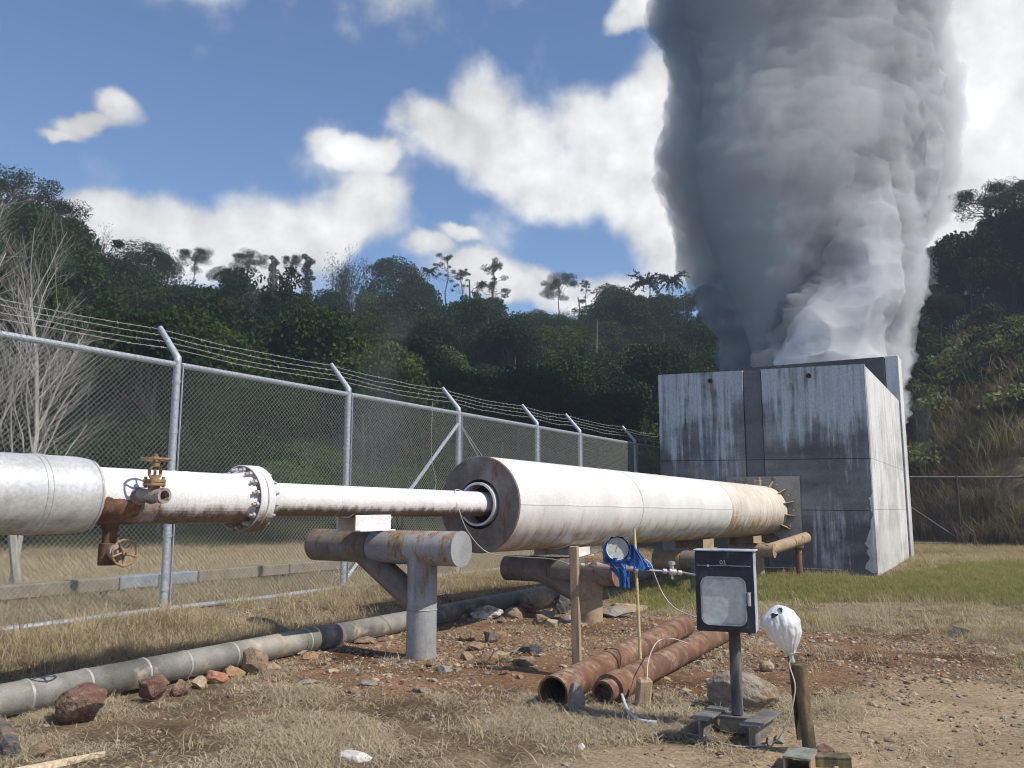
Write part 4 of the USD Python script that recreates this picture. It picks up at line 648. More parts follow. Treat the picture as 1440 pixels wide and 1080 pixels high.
# covered gauge in a plastic bag on its iron posts
pm = G(1141, 1060); yb = pm[1]
pt = dep(1124, 934, yb + 0.03); post = thing('mossy_post', 'short mossy round iron post with a bagged gauge tied to it', 'post', pm)
part('round_post', rod(pm - Z * 0.1, pt, 0.041, 20, bev=0.004), m_mossy, post, 30); part('flat_bar', obox((dep(1113, 922, yb + 0.03) + dep(1126, 1040, yb + 0.1)) / 2, [1, 0.2, 0], [-0.2, 1, 0], dep(1113, 922, yb + 0.03) - dep(1126, 1040, yb + 0.1), 0.05, 0.012, np.linalg.norm(dep(1113, 922, yb + 0.03) - dep(1126, 1040, yb + 0.1)), 0.002), m_mossy, post, False)
bgt, bgn = dep(1092, 851, yb + 0.02), dep(1112, 920, yb); 
def bag():
    N, K = 120, 34; d, a, b = frame(bgn - bgt); L = np.linalg.norm(bgn - bgt); V = []; rr = np.random.default_rng(3); left = unit(dep(1066, 868, yb) - dep(1100, 880, yb))
    for k in range(K):
        q = k / (K - 1); base = np.interp(q, [0, 0.06, 0.18, 0.38, 0.6, 0.8, 0.93, 1.0], [0.010, 0.05, 0.092, 0.113, 0.098, 0.063, 0.030, 0.020])
        for i in range(N):
            th = 2 * math.pi * i / N; e = a * math.cos(th) + b * math.sin(th); fold = ((abs(math.sin(th * 3.5 + 1.5 * q)) * 0.5 + abs(math.sin(th * 8 - 2.5 * q + 1)) * 0.9 - 0.8) * 0.012 + abs(math.sin(th * 15 + 4 * q)) * 0.004) * (0.2 + 0.8 * q)
            pull = max(0, e @ left) ** 6 * 0.075 * math.exp(-((q - 0.22) / 0.16) ** 2); n_ = (meshkit.fbm((np.array([[math.cos(th) * 2, math.sin(th) * 2, q * 4]])), 3, 4)[0] - 0.5) * 0.022
            V.append(bgt + d * (L * q) + e * max(0.008, (base + fold + n_ * math.sin(math.pi * min(1, q * 1.1)) + pull)))
    i = np.arange(N); F = []
    for k in range(K - 1): p, q, r, s = k * N + i, k * N + (i + 1) % N, (k + 1) * N + (i + 1) % N, (k + 1) * N + i; F += [np.stack([p, q, r], 1), np.stack([p, r, s], 1)]
    V += [bgt, bgn]; F += [np.stack([(i + 1) % N, i, np.full(N, N * K)], 1), np.stack([(K - 1) * N + i, (K - 1) * N + (i + 1) % N, np.full(N, N * K + 1)], 1)]; return trimesh.Trimesh(np.array(V), np.vstack(F), process=False)
bgm = bag(); bgo = thing('bagged_gauge', 'gauge wrapped in a crumpled white plastic bag tied at its neck', 'plastic bag', bgn)
part('bag', bgm, m_bag, bgo, 70)
for (u, v, w, h, rot) in ((1089, 866, 0.030, 0.022, 0.3), (1098, 858, 0.014, 0.03, 0.2)):          # torn openings as dark patches, their inner shade put into the colour
    r_ = unit(ray(u, v)); loc, _, tri = bgm.ray.intersects_location([EYEP], [r_], multiple_hits=False)
    if len(loc): 
        nn = bgm.face_normals[tri[0]]; nn = nn if nn @ r_ < 0 else -nn; _, a, b = frame(nn); k = 9; pts = [loc[0] + nn * 0.005 + (a * math.cos(q) * w + b * math.sin(q) * h) * (0.8 + 0.3 * math.sin(3 * q + rot)) for q in np.linspace(0, 2 * np.pi, k, endpoint=False)]
        part('bag_opening', trimesh.Trimesh(np.vstack([pts, [loc[0] + nn * 0.006]]), [[i, (i + 1) % k, k] for i in range(k)] + [[(i + 1) % k, i, k] for i in range(k)], process=False), m_bag_hole, bgo, False)
part('neck_tie', lathe(bgn - unit(bgn - bgt) * 0.02, bgn - bgt, [(0, 0.02), (0, 0.032), (0.015, 0.032), (0.015, 0.02)], 14, True), m_cable, bgo); part('gauge_stem', rod(bgn - Z * 0.0, bgn + unit(bgn - bgt) * 0.05, 0.014, 10), m_steel, bgo)
# steel offcuts at the foot of the post
def ground_box(label, name, cat, u, v, L, Wd, H, ang, mt, kind='angle'):
    c = G(u, v); e = np.array([math.cos(ang), math.sin(ang), 0]); s_ = np.cross(Z, e); o = thing(name, label, cat, c)
    part('top_flange', obox(c + Z * (H - 0.006), e, s_, Z, L, Wd, 0.012, 0.002), mt[0], o, False); part('web', obox(c + Z * (H / 2 - 0.01) - s_ * (Wd / 2 - 0.008), e, s_, Z, L, 0.012, H - 0.004, 0.002), mt[1], o, False); part('web', obox(c + Z * (H / 2 - 0.01) + s_ * (Wd / 2 - 0.008), e, s_, Z, L, 0.012, H - 0.004, 0.002), mt[1], o, False)
m_greenish = surf('greenish_worn_steel', [(0.3, (0.12, 0.13, 0.115)), (0.7, (0.24, 0.25, 0.22))], 10, rough=0.6, bump=0.2, dirt=RUST, dirt_at=(0.5, 0.68), dirt_scale=12)
ground_box('short steel channel with worn greenish top at the foot of the mossy post', 'steel_offcut', 'steel channel', 1126, 1076, 0.24, 0.16, 0.085, math.radians(62), (m_greenish, m_rustbar))
ground_box('rusty brown steel angle lying right of the mossy post foot', 'steel_offcut', 'steel channel', 1168, 1074, 0.22, 0.10, 0.06, math.radians(-8), (m_mossy, m_mossy))
# cables
def cable(label, pts, r=0.006, mt=m_cable, name='cable'): return single(name, sweep(curve(pts, 8), r, 6), mt, label, 'cable', smooth=60)
g_ = lambda u, v, dz=0.012: G(u, v) + Z * dz
cable('pale cable hanging over the rusty pipes and curling across the ground to the mossy post', [gz(968, 905, 0.24), gz(945, 898, 0.30), gz(925, 902, 0.28), D(913, 925, 7.0), D(910, 955, 6.7), g_(913, 990), g_(922, 1012), g_(945, 1028), g_(985, 1038), g_(1030, 1048), g_(1065, 1050), g_(1088, 1046), D(1100, 1030, yb), D(1112, 1002, yb - 0.05), D(1118, 965, yb - 0.06), D(1110, 935, yb - 0.03), bgn + Z * 0.0 - np.array([0, 0.03, 0.02])], 0.0042)
cable('thin wire drooping over the end of the big white casing down to the stake', [axp(-0.35) + Z * R_t, dep(640, 690, 9.7), dep(645, 715, 9.6), dep(655, 742, 9.65), dep(672, 766, 9.9), dep(692, 779, 10.0), dep(730, 783, 9.6), dep(775, 786, 8.9), D(800, 793, sb[1] + 0.05)], 0.005)
cable('thin wire looping from the bamboo stick down to the dark box', [D(894, 797), D(900, 789), D(908, 787), D(916, 795), D(922, 812), D(934, 838), D(952, 857, yg - 0.3), D(984, 870, 6.9)], 0.005)
single('clear_hose', sweep(curve([g_(866, 985, 0.14), g_(874, 992, 0.10), g_(884, 1008, 0.03), g_(900, 1020, 0.03), g_(924, 1023, 0.03)], 6), 0.012, 8), m_strap, 'short translucent hose lying below the collared rusty pipe', 'hose')
for label, pts in (('thin loose wire hanging in the fence left of the white casing', [W(posts_s[3] - 0.95, tf - 0.1, 3.3), W(posts_s[3] - 1.0, tf - 0.12, 2.4), W(posts_s[3] - 0.85, tf - 0.12, 1.9), W(posts_s[3] - 1.05, tf - 0.1, 1.6)]), ('thin wire tied from the fence post down to the top of the casing', [W(posts_s[3] + 0.05, tf - 0.05, 2.95), A0 + Z * (R_d + 0.01) + pd * 0.05])): cable(label, pts, 0.005, m_wire, 'wire')

# ------------------------------------------------------------------ black fence at the right
yb_ = gz(1352, 766)[1]
bf = thing('black_wire_fence', 'low black wire fence with one diagonal brace at the foot of the dry slope', 'fence', gz(1352, 766))
e = np.array([1.0, 0.02, 0]); B0 = gz(1352, 766); hB = dep(1352, 671, yb_)[2]
xs = (-6.5, 0, 5.2, 10.4)
for x in xs: p = B0 + e * x; part('post', rod([p[0], p[1], -0.2], [p[0], p[1], hB + 0.1 * (x == 0)], 0.055, 8), m_black, bf)
for a, b in zip(xs[:-1], xs[1:]):
    pa, pb = B0 + e * a, B0 + e * b; part('top_rail', rod(pa + Z * hB, pb + Z * hB, 0.045, 8), m_black, bf); part('bottom_rail', rod(pa + Z * 0.07, pb + Z * 0.07, 0.035, 8), m_black, bf)
    part('mesh_panel', chainlink(pa * [1, 1, 0], e, b - a, 0.05, hB, 0.16, 0.006, np.array([0, 1.0, 0])), m_black, bf, False)
part('brace', rod(B0 + Z * 0.15, B0 - e * 2.05 + Z * 1.55, 0.045, 8), m_black, bf)
part('brace', rod(B0 - e * 2.05 + Z * 1.55, B0 - e * 4.2 + Z * (hB - 0.05), 0.045, 8), m_black, bf)
#@@NATURE
# ------------------------------------------------------------------ steam
def puff_tube(rows, seed, N=150, K=190, amps=((0.28, 0.34), (0.62, 0.20), (1.5, 0.085), (3.4, 0.035)), power=1.0):
    """closed billowing column through rows of (z, x, y, rx, ry)"""
    rows = np.array(rows, float); z = np.linspace(rows[0, 0], rows[-1, 0], K); th = np.linspace(0, 2 * np.pi, N, endpoint=False); T, Zg = np.meshgrid(th, z)
    g = lambda j: np.interp(Zg, rows[:, 0], rows[:, j]); cx, cy, rx, ry = (g(j) for j in (1, 2, 3, 4))
    P = np.stack([cx + np.cos(T) * rx, cy + np.sin(T) * ry, Zg], -1); b = 0
    for k, (sc, am) in enumerate(amps): b = b + am * (1 - np.abs(2 * meshkit.noise(P * sc + 17 * seed, k + seed) - 1) * 1.6 - 0.25)
    grow = smooth((Zg - z[0]) / 2.5) * 0.85 + 0.15; q = 1 + b * grow
    dz = 0.25 * (meshkit.noise(P * 0.7 + 5, seed + 9) - 0.5) * grow
    V = np.stack([cx + np.cos(T) * rx * q, cy + np.sin(T) * ry * q, Zg + dz], -1).reshape(-1, 3); i = np.arange(N); F = []
    for j in range(K - 1): a, c = j * N + i, j * N + (i + 1) % N; F += [np.stack([a, c, c + N], 1), np.stack([a, c + N, a + N], 1)]
    n = len(V); V = np.vstack([V, [[rows[0, 1], rows[0, 2], rows[0, 0]], [rows[-1, 1], rows[-1, 2], rows[-1, 0]]]]); o = (K - 1) * N
    F += [np.stack([(i + 1) % N, i, np.full(N, n)], 1), np.stack([o + i, o + (i + 1) % N, np.full(N, n + 1)], 1)]; return trimesh.Trimesh(V, np.vstack(F), process=False)
def offset(m, d): return trimesh.Trimesh(np.array(m.vertices) + np.array(m.vertex_normals) * d, m.faces, process=False)
ys = W(S1 + 3.6, (T0 + TL) / 2, 0)[1]
def column(pts, seed, depth=None, shrink=0.0, **k):
    rows = []
    for v, ul, ur in pts:
        y = ys + (depth or 0); a, b = dep(ul, v, y), dep(ur, v, y); c = (a + b) / 2; r = (b - a)[0] / 2; rows.append((c[2], c[0], c[1], r, min(r * 0.8, 4.6)))
    rows = sorted(rows); z0 = rows[0][0]; rows = [(z, x, y, max(a - shrink, 0.15), max(b - shrink, 0.15)) for z, x, y, a, b in rows]; return puff_tube(rows, seed, **k)
def steam_mat(name, c): return M(name, {'d': ('diffuse_bsdf', dict(color=(c, c, c), roughness=1.0))}, [], surface='d.BSDF')
m_steam_core, m_steam_sunlit = steam_mat('steam_core', 0.94), steam_mat('steam_billow', 0.97)
def vapour(name, density): return M(name, {'v': ('principled_volume', dict(color=(1, 1, 1), density=density, anisotropy=0.0))}, [], surface=None, volume='v.volume')
m_vapour_thin = vapour('steam_veil', 0.74)
m_vapour, m_wisp = vapour('steam_vapour', 0.66), vapour('thin_vapour', 0.014)
steam = thing('steam_plume', 'huge white and grey steam plume rising out of the concrete structure', 'steam', (0, 0, 0), kind='stuff')
big_rows = [(640, 1060, 1240), (560, 1052, 1246), (510, 1036, 1254), (440, 1012, 1262), (380, 988, 1268), (320, 966, 1270), (260, 952, 1275), (200, 950, 1280), (150, 957, 1285), (80, 952, 1295), (0, 942, 1300), (-160, 930, 1315), (-420, 905, 1330)]
def fluff(m, d, amp, seed, freqs=(0.55, 1.2, 2.6, 5.5)):
    """pushes the surface out by d and by rounded billows of several sizes"""
    v, n = np.array(m.vertices), np.array(m.vertex_normals); b = sum(amp * 0.62 ** k * (0.75 - np.abs(2 * meshkit.noise(v * f + 3.1 * seed, seed + k) - 1) * 1.5) for k, f in enumerate(freqs))
    b = np.maximum(b, -0.24)
    return trimesh.Trimesh(v + n * ((d + b))[:, None], m.faces, process=False)
am_ = ((0.22, 0.07), (0.5, 0.05), (1.2, 0.03)); fr_ = (0.45, 1.0, 2.2, 4.6)
part('steam_body', column(big_rows, 1, None, 0.85, N=120, K=150, amps=((0.22, 0.05), (0.5, 0.02))), m_steam_core, steam, True); part('steam_edge', fluff(column(big_rows, 1, N=260, K=420, amps=am_), 0.08, 0.34, 4, fr_), m_vapour, steam, True)
# the sunlit side's brightness is put into a whiter colour on two billow columns
right_rows = [(620, 1190, 1258), (500, 1205, 1264), (470, 1212, 1268), (400, 1212, 1276), (350, 1212, 1284), (300, 1212, 1312), (250, 1205, 1330), (190, 1205, 1332), (120, 1195, 1326), (40, 1185, 1312), (-120, 1170, 1320), (-400, 1170, 1335)]
front_rows = [(640, 1090, 1240), (545, 1085, 1246), (505, 1090, 1258), (450, 1112, 1266), (380, 1146, 1272), (310, 1170, 1268), (250, 1186, 1260), (205, 1206, 1242)]
for rows_, seed_, dy in ((right_rows, 2, -0.8), (front_rows, 3, -2.3)):
    am_, fr_ = ((0.3, 0.10), (0.7, 0.10)), (0.55, 1.3, 2.8, 5.6)
    part('steam_billow', fluff(column(rows_, seed_, dy, 0.0, N=150, K=220, amps=am_), -0.46, 0.24, seed_ + 6, fr_[:2]), m_steam_sunlit, steam, True)
    part('steam_edge', fluff(column(rows_, seed_, dy, N=240, K=360, amps=am_), 0.06, 0.38, seed_ + 6, fr_), m_vapour_thin, steam, True)
def wisp(pts, y, seed, mt, name, label):
    rows = sorted((dep((a + b) / 2, v, y)[2], dep((a + b) / 2, v, y)[0], y, (dep(b, v, y) - dep(a, v, y))[0] / 2, (dep(b, v, y) - dep(a, v, y))[0] / 2 * 0.7) for v, a, b in pts)
    o = thing(name, label, 'steam', (0, 0, 0), kind='stuff'); zc = np.mean([r[0] for r in rows])
    for k, f in enumerate((1.0, 0.84, 0.68, 0.52, 0.36)): part('vapour', puff_tube([(zc + (r[0] - zc) * (0.55 + 0.45 * f), r[1], r[2], r[3] * f, r[4] * f) for r in rows], seed, 60, 60, ((0.5, 0.35), (1.2, 0.2))), mt, o, True)
wisp([(720, 475, 560), (640, 470, 575), (580, 490, 600), (540, 500, 560), (480, 520, 580), (430, 540, 590)], 18.0, 5, m_wisp, 'steam_wisp', 'faint bluish wisp of steam drifting behind the chain-link fence')
wisp([(640, 1285, 1310), (600, 1283, 1318), (550, 1284, 1305)], 29.0, 7, m_wisp, 'steam_wisp', 'faint steam wisp behind the whitewashed edge of the concrete structure')

# ------------------------------------------------------------------ vegetation tools
def leaves(C, size, rng, up=0.4, aspect=0.55):
    """one rhombic leaf clump of two triangles at each centre"""
    n = len(C); nrm = rng.normal(size=(n, 3)) + [0, 0, up]; nrm /= np.linalg.norm(nrm, axis=1)[:, None]; a = np.cross(nrm, rng.normal(size=(n, 3))); a /= np.linalg.norm(a, axis=1)[:, None] + 1e-9; b = np.cross(nrm, a)
    s = size * (0.6 + 0.8 * rng.random(n))[:, None]; V = np.stack([C - a * s, C + b * s * aspect - nrm * s * 0.15, C + a * s, C - b * s * aspect - nrm * s * 0.15], 1).reshape(-1, 3)
    i = np.arange(n) * 4; return trimesh.Trimesh(V, np.vstack([np.stack([i, i + 1, i + 2], 1), np.stack([i, i + 2, i + 3], 1)]), process=False)
def blob(c, r, n, rng, shell=0.55):
    d = rng.normal(size=(n, 3)); d /= np.linalg.norm(d, axis=1)[:, None]; return c + d * (shell + (1 - shell) * rng.random(n) ** 0.6)[:, None] * np.asarray(r)
def limb(p0, p1, r0, r1, rng, wob=0.06, k=5):
    p0, p1 = np.asarray(p0, float), np.asarray(p1, float); L = np.linalg.norm(p1 - p0); pts = np.linspace(0, 1, k)[:, None] * (p1 - p0) + p0; pts[1:-1] += rng.normal(size=(k - 2, 3)) * wob * L; return sweep(pts, np.linspace(r0, r1, k), 5)
def tree(kind, h, w, seed, n=1500, leaf=0.3, long=False):
    """(trunk mesh, crown mesh) of a tree of height h and crown width w, foot at the origin"""
    rng = np.random.default_rng(seed); T, C = [], []; lean = rng.normal(size=2) * 0.03 * h
    top = np.array([lean[0], lean[1], h * {'umbrella': 0.8, 'round': 0.6, 'airy': 0.95, 'narrow': 0.92, 'palm': 0.85, 'bush': 0.4, 'bamboo': 0.5}[kind]]); r0 = 0.014 * h + 0.06
    if kind != 'bamboo': T.append(limb((0, 0, -7.0 if long else -0.6), top, r0, r0 * 0.35, rng, 0.012, 7))
    if kind == 'umbrella':
        for k in range(26):
            a = rng.random() * 6.28; q = math.sqrt(rng.random()) * 0.85; p = np.array([math.cos(a) * q * w / 2, math.sin(a) * q * w / 2, h * (0.96 - 0.2 * q * q - 0.46 * rng.random() ** 1.2)]) + [*lean, 0]; st_ = top * (0.55 + 0.4 * rng.random())
            T.append(limb(st_, p - [0, 0, 0.1], r0 * 0.35, 0.03, rng)); R = w * (0.11 + 0.10 * rng.random()); C.append(blob(p + rng.normal(size=3) * 0.15, (R, R, R * 0.6), n // 26, rng, 0.25))
    elif kind in ('round', 'bush'):
        for k in range(18):
            d = rng.normal(size=3); d /= np.linalg.norm(d); d[2] = abs(d[2]) * 1.0 - 0.25; p = np.array([0, 0, h * 0.58]) + d * [w * 0.34, w * 0.34, h * 0.30]; R = w * (0.15 + 0.08 * rng.random()); C.append(blob(p, (R, R, R * 0.75), n // 18, rng, 0.5))
            if kind == 'round' and k < 7: T.append(limb(top * 0.7, p, r0 * 0.4, 0.03, rng))
    elif kind == 'airy':
        for k in range(22):
            f = 0.42 + 0.56 * rng.random(); a = rng.random() * 6.28; q = (0.35 + 0.65 * rng.random()) * w / 2 * (1.15 - 0.75 * (f - 0.42) / 0.56); p = np.array([math.cos(a) * q, math.sin(a) * q, h * f + 0.1 * q]); T.append(limb(top * (f - 0.05), p, r0 * 0.25, 0.02, rng)); R = w * (0.07 + 0.05 * rng.random()); C.append(blob(p, (R, R, R * 0.7), n // 44, rng, 0.2))
    elif kind == 'narrow':
        for k in range(20):
            f = 0.35 + 0.63 * k / 19; a = rng.random() * 6.28; q = rng.random() * w * 0.32 * (1.25 - f * 0.7); p = np.array([math.cos(a) * q, math.sin(a) * q, h * f]); R = w * (0.17 + 0.1 * rng.random()) * (1.3 - f * 0.7); C.append(blob(p, (R, R, R * 0.7), n // 20, rng, 0.35))
    elif kind == 'palm':
        for k in range(26):
            a = rng.random() * 6.28; L = w * 0.5 * (0.7 + 0.4 * rng.random()); e = rng.random(); t = np.linspace(0.1, 1, max(8, n // 60)); X = L * t; Zq = h * 0.86 + L * (0.9 * t * e + 0.3 * t - (0.6 + 0.5 * (1 - e)) * t * t); C.append(np.stack([np.cos(a) * X, np.sin(a) * X, Zq], 1)); C.append(C[-1] + rng.normal(size=C[-1].shape) * 0.12)
    elif kind == 'bamboo':
        for k in range(26):
            a = rng.random() * 6.28; o = rng.normal(size=2) * w * 0.1; L = h * (0.75 + 0.3 * rng.random()); t = np.linspace(0, 1, 8); q = w * 0.45 * rng.random(); P = np.stack([o[0] + np.cos(a) * q * t ** 2.2, o[1] + np.sin(a) * q * t ** 2.2, L * (t - 0.13 * t ** 4)], 1); T.append(sweep(P, np.linspace(0.05, 0.012, 8), 4))
            s = 0.35 + 0.65 * rng.random(n // 26); C.append(np.stack([np.interp(s, t, P[:, j]) for j in range(3)], 1) + rng.normal(size=(len(s), 3)) * [w * 0.07, w * 0.07, h * 0.03])
    C = np.vstack(C); return cat_(T) if T else None, leaves(C, leaf, rng, 0.5, 0.4 if kind == 'bamboo' else 0.6)
def define(path, mesh, mat, smooth=False): return usdkit.mesh(stage, path, mesh, mat, smooth)
def instancer(path, protos, pts, rot_deg, scales, idx, label, cat, kind='stuff'):
    pi = UsdGeom.PointInstancer.Define(stage, path); targets = []
    for k, (mesh, mat) in enumerate(protos):
        q = f'{path}/kind_{k:03d}'; UsdGeom.Xform.Define(stage, q)
        for nm, m, mt in ([('blades', mesh, mat)] if not isinstance(mesh, tuple) else [('stem', mesh[0], mat[0]), ('crown', mesh[1], mat[1])]):
            if m is not None: define(f'{q}/{nm}', m, mt)
        targets.append(Sdf.Path(q))
    pi.CreatePrototypesRel().SetTargets(targets); pi.CreatePositionsAttr(Vt.Vec3fArray.FromNumpy(np.asarray(pts, np.float32))); pi.CreateProtoIndicesAttr(Vt.IntArray.FromNumpy(np.asarray(idx, np.int32)))
    h = np.radians(np.asarray(rot_deg)) / 2; pi.CreateOrientationsAttr(Vt.QuathArray([Gf.Quath(float(math.cos(a)), 0.0, 0.0, float(math.sin(a))) for a in h])); s = np.asarray(scales, float); s = np.repeat(s[:, None], 3, 1) if s.ndim == 1 else s
    pi.CreateScalesAttr(Vt.Vec3fArray.FromNumpy(s.astype(np.float32))); return tag(pi, label, cat, kind=kind)

# ------------------------------------------------------------------ trees one can tell apart on the ridges
KINDS = {'umbrella': [tree('umbrella', 10, 9, 1, 9000, 0.10, True), tree('umbrella', 10, 9, 2, 9000, 0.10, True)], 'round': [tree('round', 8, 8, 3, 9000, 0.11, True), tree('round', 8, 8, 4, 9000, 0.11, True)], 'airy': [tree('airy', 10, 6.5, 5, 6500, 0.085, True), tree('airy', 10, 6, 6, 6500, 0.085, True)],
         'narrow': [tree('narrow', 9, 3.6, 7, 4500, 0.095, True)], 'palm': [tree('palm', 8, 4.5, 8, 2600, 0.12, True)], 'bamboo': [tree('bamboo', 10, 9, 9, 8000, 0.10, True)], 'bush': [tree('bush', 4.5, 6, 10, 4000, 0.11, True)]}
KINDS = {k: v for k, v in KINDS.items()}
KH = {'umbrella': (10, 9), 'round': (8, 8), 'airy': (10, 6.3), 'narrow': (9, 3.6), 'palm': (8, 4.5), 'bamboo': (10, 9), 'bush': (4.5, 6)}
for k, vs in KINDS.items():
    for i, (tr, cr) in enumerate(vs):
        p = f'/World/{k}_tree_kind_{i:03d}'; stage.CreateClassPrim(p)
        if tr is not None: define(p + '/trunk', tr, m_bark, 40)
        define(p + '/crown', cr, m_leaf_sky)
tcount = {}
def ridge_tree(u, v_top, width, kind, label, r=None, foot=None, name=None, group=None):
    """a tree whose top shows at (u, v_top), standing on the terrain r metres away"""
    width *= 1.22
    a = math.atan2((u - 720) , FPX * math.cos(PITCH) + (540 - v_top) * -math.sin(PITCH)); R = r or float(np.interp(a, AZT, RRT)) - 2.0; x, y = R * math.sin(a), R * math.cos(a); zt = dep(u, v_top, y)[2]; zg = onground(x, y)
    h = max(zt - zg, 2.0); w = width * y / (FPX * math.cos(PITCH) + 174 * math.sin(PITCH)); i = tcount.get(kind, 0) % len(KINDS[kind]); tcount[kind] = tcount.get(kind, 0) + 1
    path = numbered('/World/' + (name or {'umbrella': 'spreading_tree', 'round': 'round_tree', 'airy': 'airy_tree', 'narrow': 'slender_tree', 'palm': 'tree_fern', 'bamboo': 'bamboo_clump', 'bush': 'shrub'}[kind]))
    o = UsdGeom.Xform.Define(stage, path); kh, kw = KH[kind]; s_ = w / kw; sz_ = min(max(s_, 0.3), h / kh * 1.25) if kind not in ('bamboo', 'bush') else h / kh; o.AddTranslateOp().Set((x, y, zt - kh * sz_)); o.AddRotateZOp().Set((u * 37 + i * 90) % 360); o.AddScaleOp().Set((s_, s_, sz_)); q = o.GetPrim(); q.GetReferences().AddInternalReference(f'/World/{kind}_tree_kind_{i:03d}'); q.SetInstanceable(True); tag(q, label, 'bamboo' if kind == 'bamboo' else 'shrub' if kind == 'bush' else 'tree', group)
for a in ((18, 236, 105, 'umbrella', 'tallest dark tiered tree on the left ridge at the edge of the photo', 60), (72, 277, 95, 'umbrella', 'dark flat-topped tree above the bare tree on the left ridge', 61), (128, 312, 62, 'bamboo', 'feathery bamboo clump right of the flat-topped tree on the left ridge', 63), (192, 338, 86, 'umbrella', 'wide dark spreading tree at the step of the left ridge', 66), (225, 350, 60, 'round', 'dark rounded tree where the left ridge drops', 66),
          (276, 347, 44, 'umbrella', 'small tree standing alone against the white cloud, leftmost of the middle ridge'), (312, 372, 40, 'round', 'low round tree between two lone ridge trees'), (349, 350, 46, 'umbrella', 'round-headed tree with a thin bare stem on the middle ridge'), (385, 362, 26, 'narrow', 'slim conical tree next to the round-headed ridge tree'),
          (412, 357, 26, 'umbrella', 'very thin tree with a tiny flat top on the ridge'), (433, 360, 30, 'narrow', 'slender upright tree left of the bushy bamboo on the ridge'), (487, 350, 74, 'bamboo', 'large bushy bamboo clump in the middle of the ridge'), (553, 357, 78, 'round', 'biggest dense dome-shaped tree on the middle ridge'), (604, 376, 24, 'palm', 'small tufted tree right of the dome-shaped tree'),
          (627, 355, 36, 'airy', 'tall narrow airy tree in front of the small cloud on the ridge'), (652, 376, 32, 'airy', 'pale see-through tree between two airy ridge trees'), (692, 365, 56, 'airy', 'tall airy tree with a long pale trunk above the fence posts'), (785, 383, 48, 'umbrella', 'flat-headed tree on the ridge near the plume'), (822, 392, 24, 'airy', 'tiny round tree beside the flat-headed ridge tree'),
          (855, 396, 50, 'round', 'low dark tree on the ridge right of the tiny tree'), (908, 386, 46, 'palm', 'tufted tree fern on the ridge, left one of two by the plume'), (944, 384, 44, 'palm', 'tufted tree fern on the ridge nearest the plume'), (985, 396, 64, 'round', 'dark tree partly veiled by the left edge of the plume'),
          (1008, 425, 52, 'round', 'dark leaning tree that sticks out into the plume'), (1384, 256, 80, 'umbrella', 'large spreading tree leaning out from the right hillside', 72), (1432, 250, 60, 'round', 'dark tree above the spreading tree at the right edge', 76), (1350, 352, 50, 'round', 'dark tree on the right slope beside the far blue hill', 64), (1400, 300, 80, 'round', 'broad dark tree below the spreading tree on the right hillside', 70),
          (1318, 405, 60, 'round', 'low dark tree at the foot of the far blue hill', 58), (1445, 300, 90, 'round', 'dark tree at the right edge of the photo', 68)):
    ridge_tree(*a)
# individual crowns that catch the light on the slope
for u, v, w, k, r, l in ((232, 420, 80, 'round', 58, 'brighter green tree on the slope left of the second fence post'), (455, 425, 90, 'round', 75, 'bright leafy tree on the slope above the second fence post'), (395, 430, 80, 'round', 72, 'mid green tree on the slope left of the bright leafy tree'), (640, 505, 80, 'round', 56, 'light green tree low on the slope above the braced fence post'), (120, 440, 110, 'round', 48, 'leafy tree behind the bare tree'),
                         (330, 470, 90, 'bamboo', 52, 'feathery clump on the slope between the first two fence posts'), (745, 520, 80, 'round', 58, 'round tree low on the slope above the fourth fence post'), (860, 540, 90, 'round', 54, 'dark bushy tree just left of the concrete structure'), (930, 470, 80, 'umbrella', 66, 'flat-crowned tree on the slope above the concrete structure')):
    ridge_tree(u, v, w, k, l, r)
m_trunk = surf('slim_grey_trunk', [(0.3, (0.09, 0.083, 0.072)), (0.7, (0.18, 0.17, 0.15))], 3, rough=0.9)
# bare trunks that show on the slope
for i, (u, va, vb, r, l) in enumerate(((1040 - 420, 440, 500, 70, 'pale'), (838, 450, 520, 62, 'thin'), (706, 545, 600, 50, 'short'), (730, 540, 595, 51, 'leaning'), (882, 490, 545, 60, 'tall'))):
    a = math.atan2(u - 720, FPX); x, y = r * math.sin(a), r * math.cos(a); single('dead_tree', sweep([[x, y, onground(x, y) - 0.3], dep(u + 1, (va + vb) / 2, y), dep(u + (6 if i == 3 else 2), va, y)], [0.085, 0.065, 0.03], 6), m_trunk, ('slim pale bare trunk on the forested slope below the airy ridge trees', 'thin pale bare trunk on the slope midway between fence and plume', 'short pale bare trunk low on the slope above the fourth fence post', 'leaning pale bare trunk beside the short one low on the slope', 'tall pale bare trunk on the slope left of the plume')[i], 'dead tree')

# ------------------------------------------------------------------ forest mass
frng = np.random.default_rng(77)
fprotos = [(tree('round', 7, 6.5, 31, 9000, 0.11), (m_bark, m_leaf)), (tree('round', 8, 6, 32, 9000, 0.11), (m_bark, m_leaf)), (tree('umbrella', 8, 7, 33, 7000, 0.11), (m_bark, m_leaf)), (tree('bush', 4, 5, 34, 5000, 0.10), (m_bark, m_leaf)), (tree('bamboo', 8, 6.5, 35, 7000, 0.10), (m_bark, m_leaf)), (tree('airy', 9, 5.5, 36, 6000, 0.10), (m_bark, m_leaf)), (tree('round', 7, 6, 37, 8000, 0.11), (m_bark, m_leaf_bright)), (tree('bush', 4, 5.5, 38, 5000, 0.10), (m_bark, m_leaf_bright))]
pts, rot, sc, idx = [], [], [], []
az = np.radians(frng.uniform(-48, 40, 5200)); rr_ = np.sqrt(frng.uniform(22.0 ** 2, 112.0 ** 2, 5200)); cell = set()
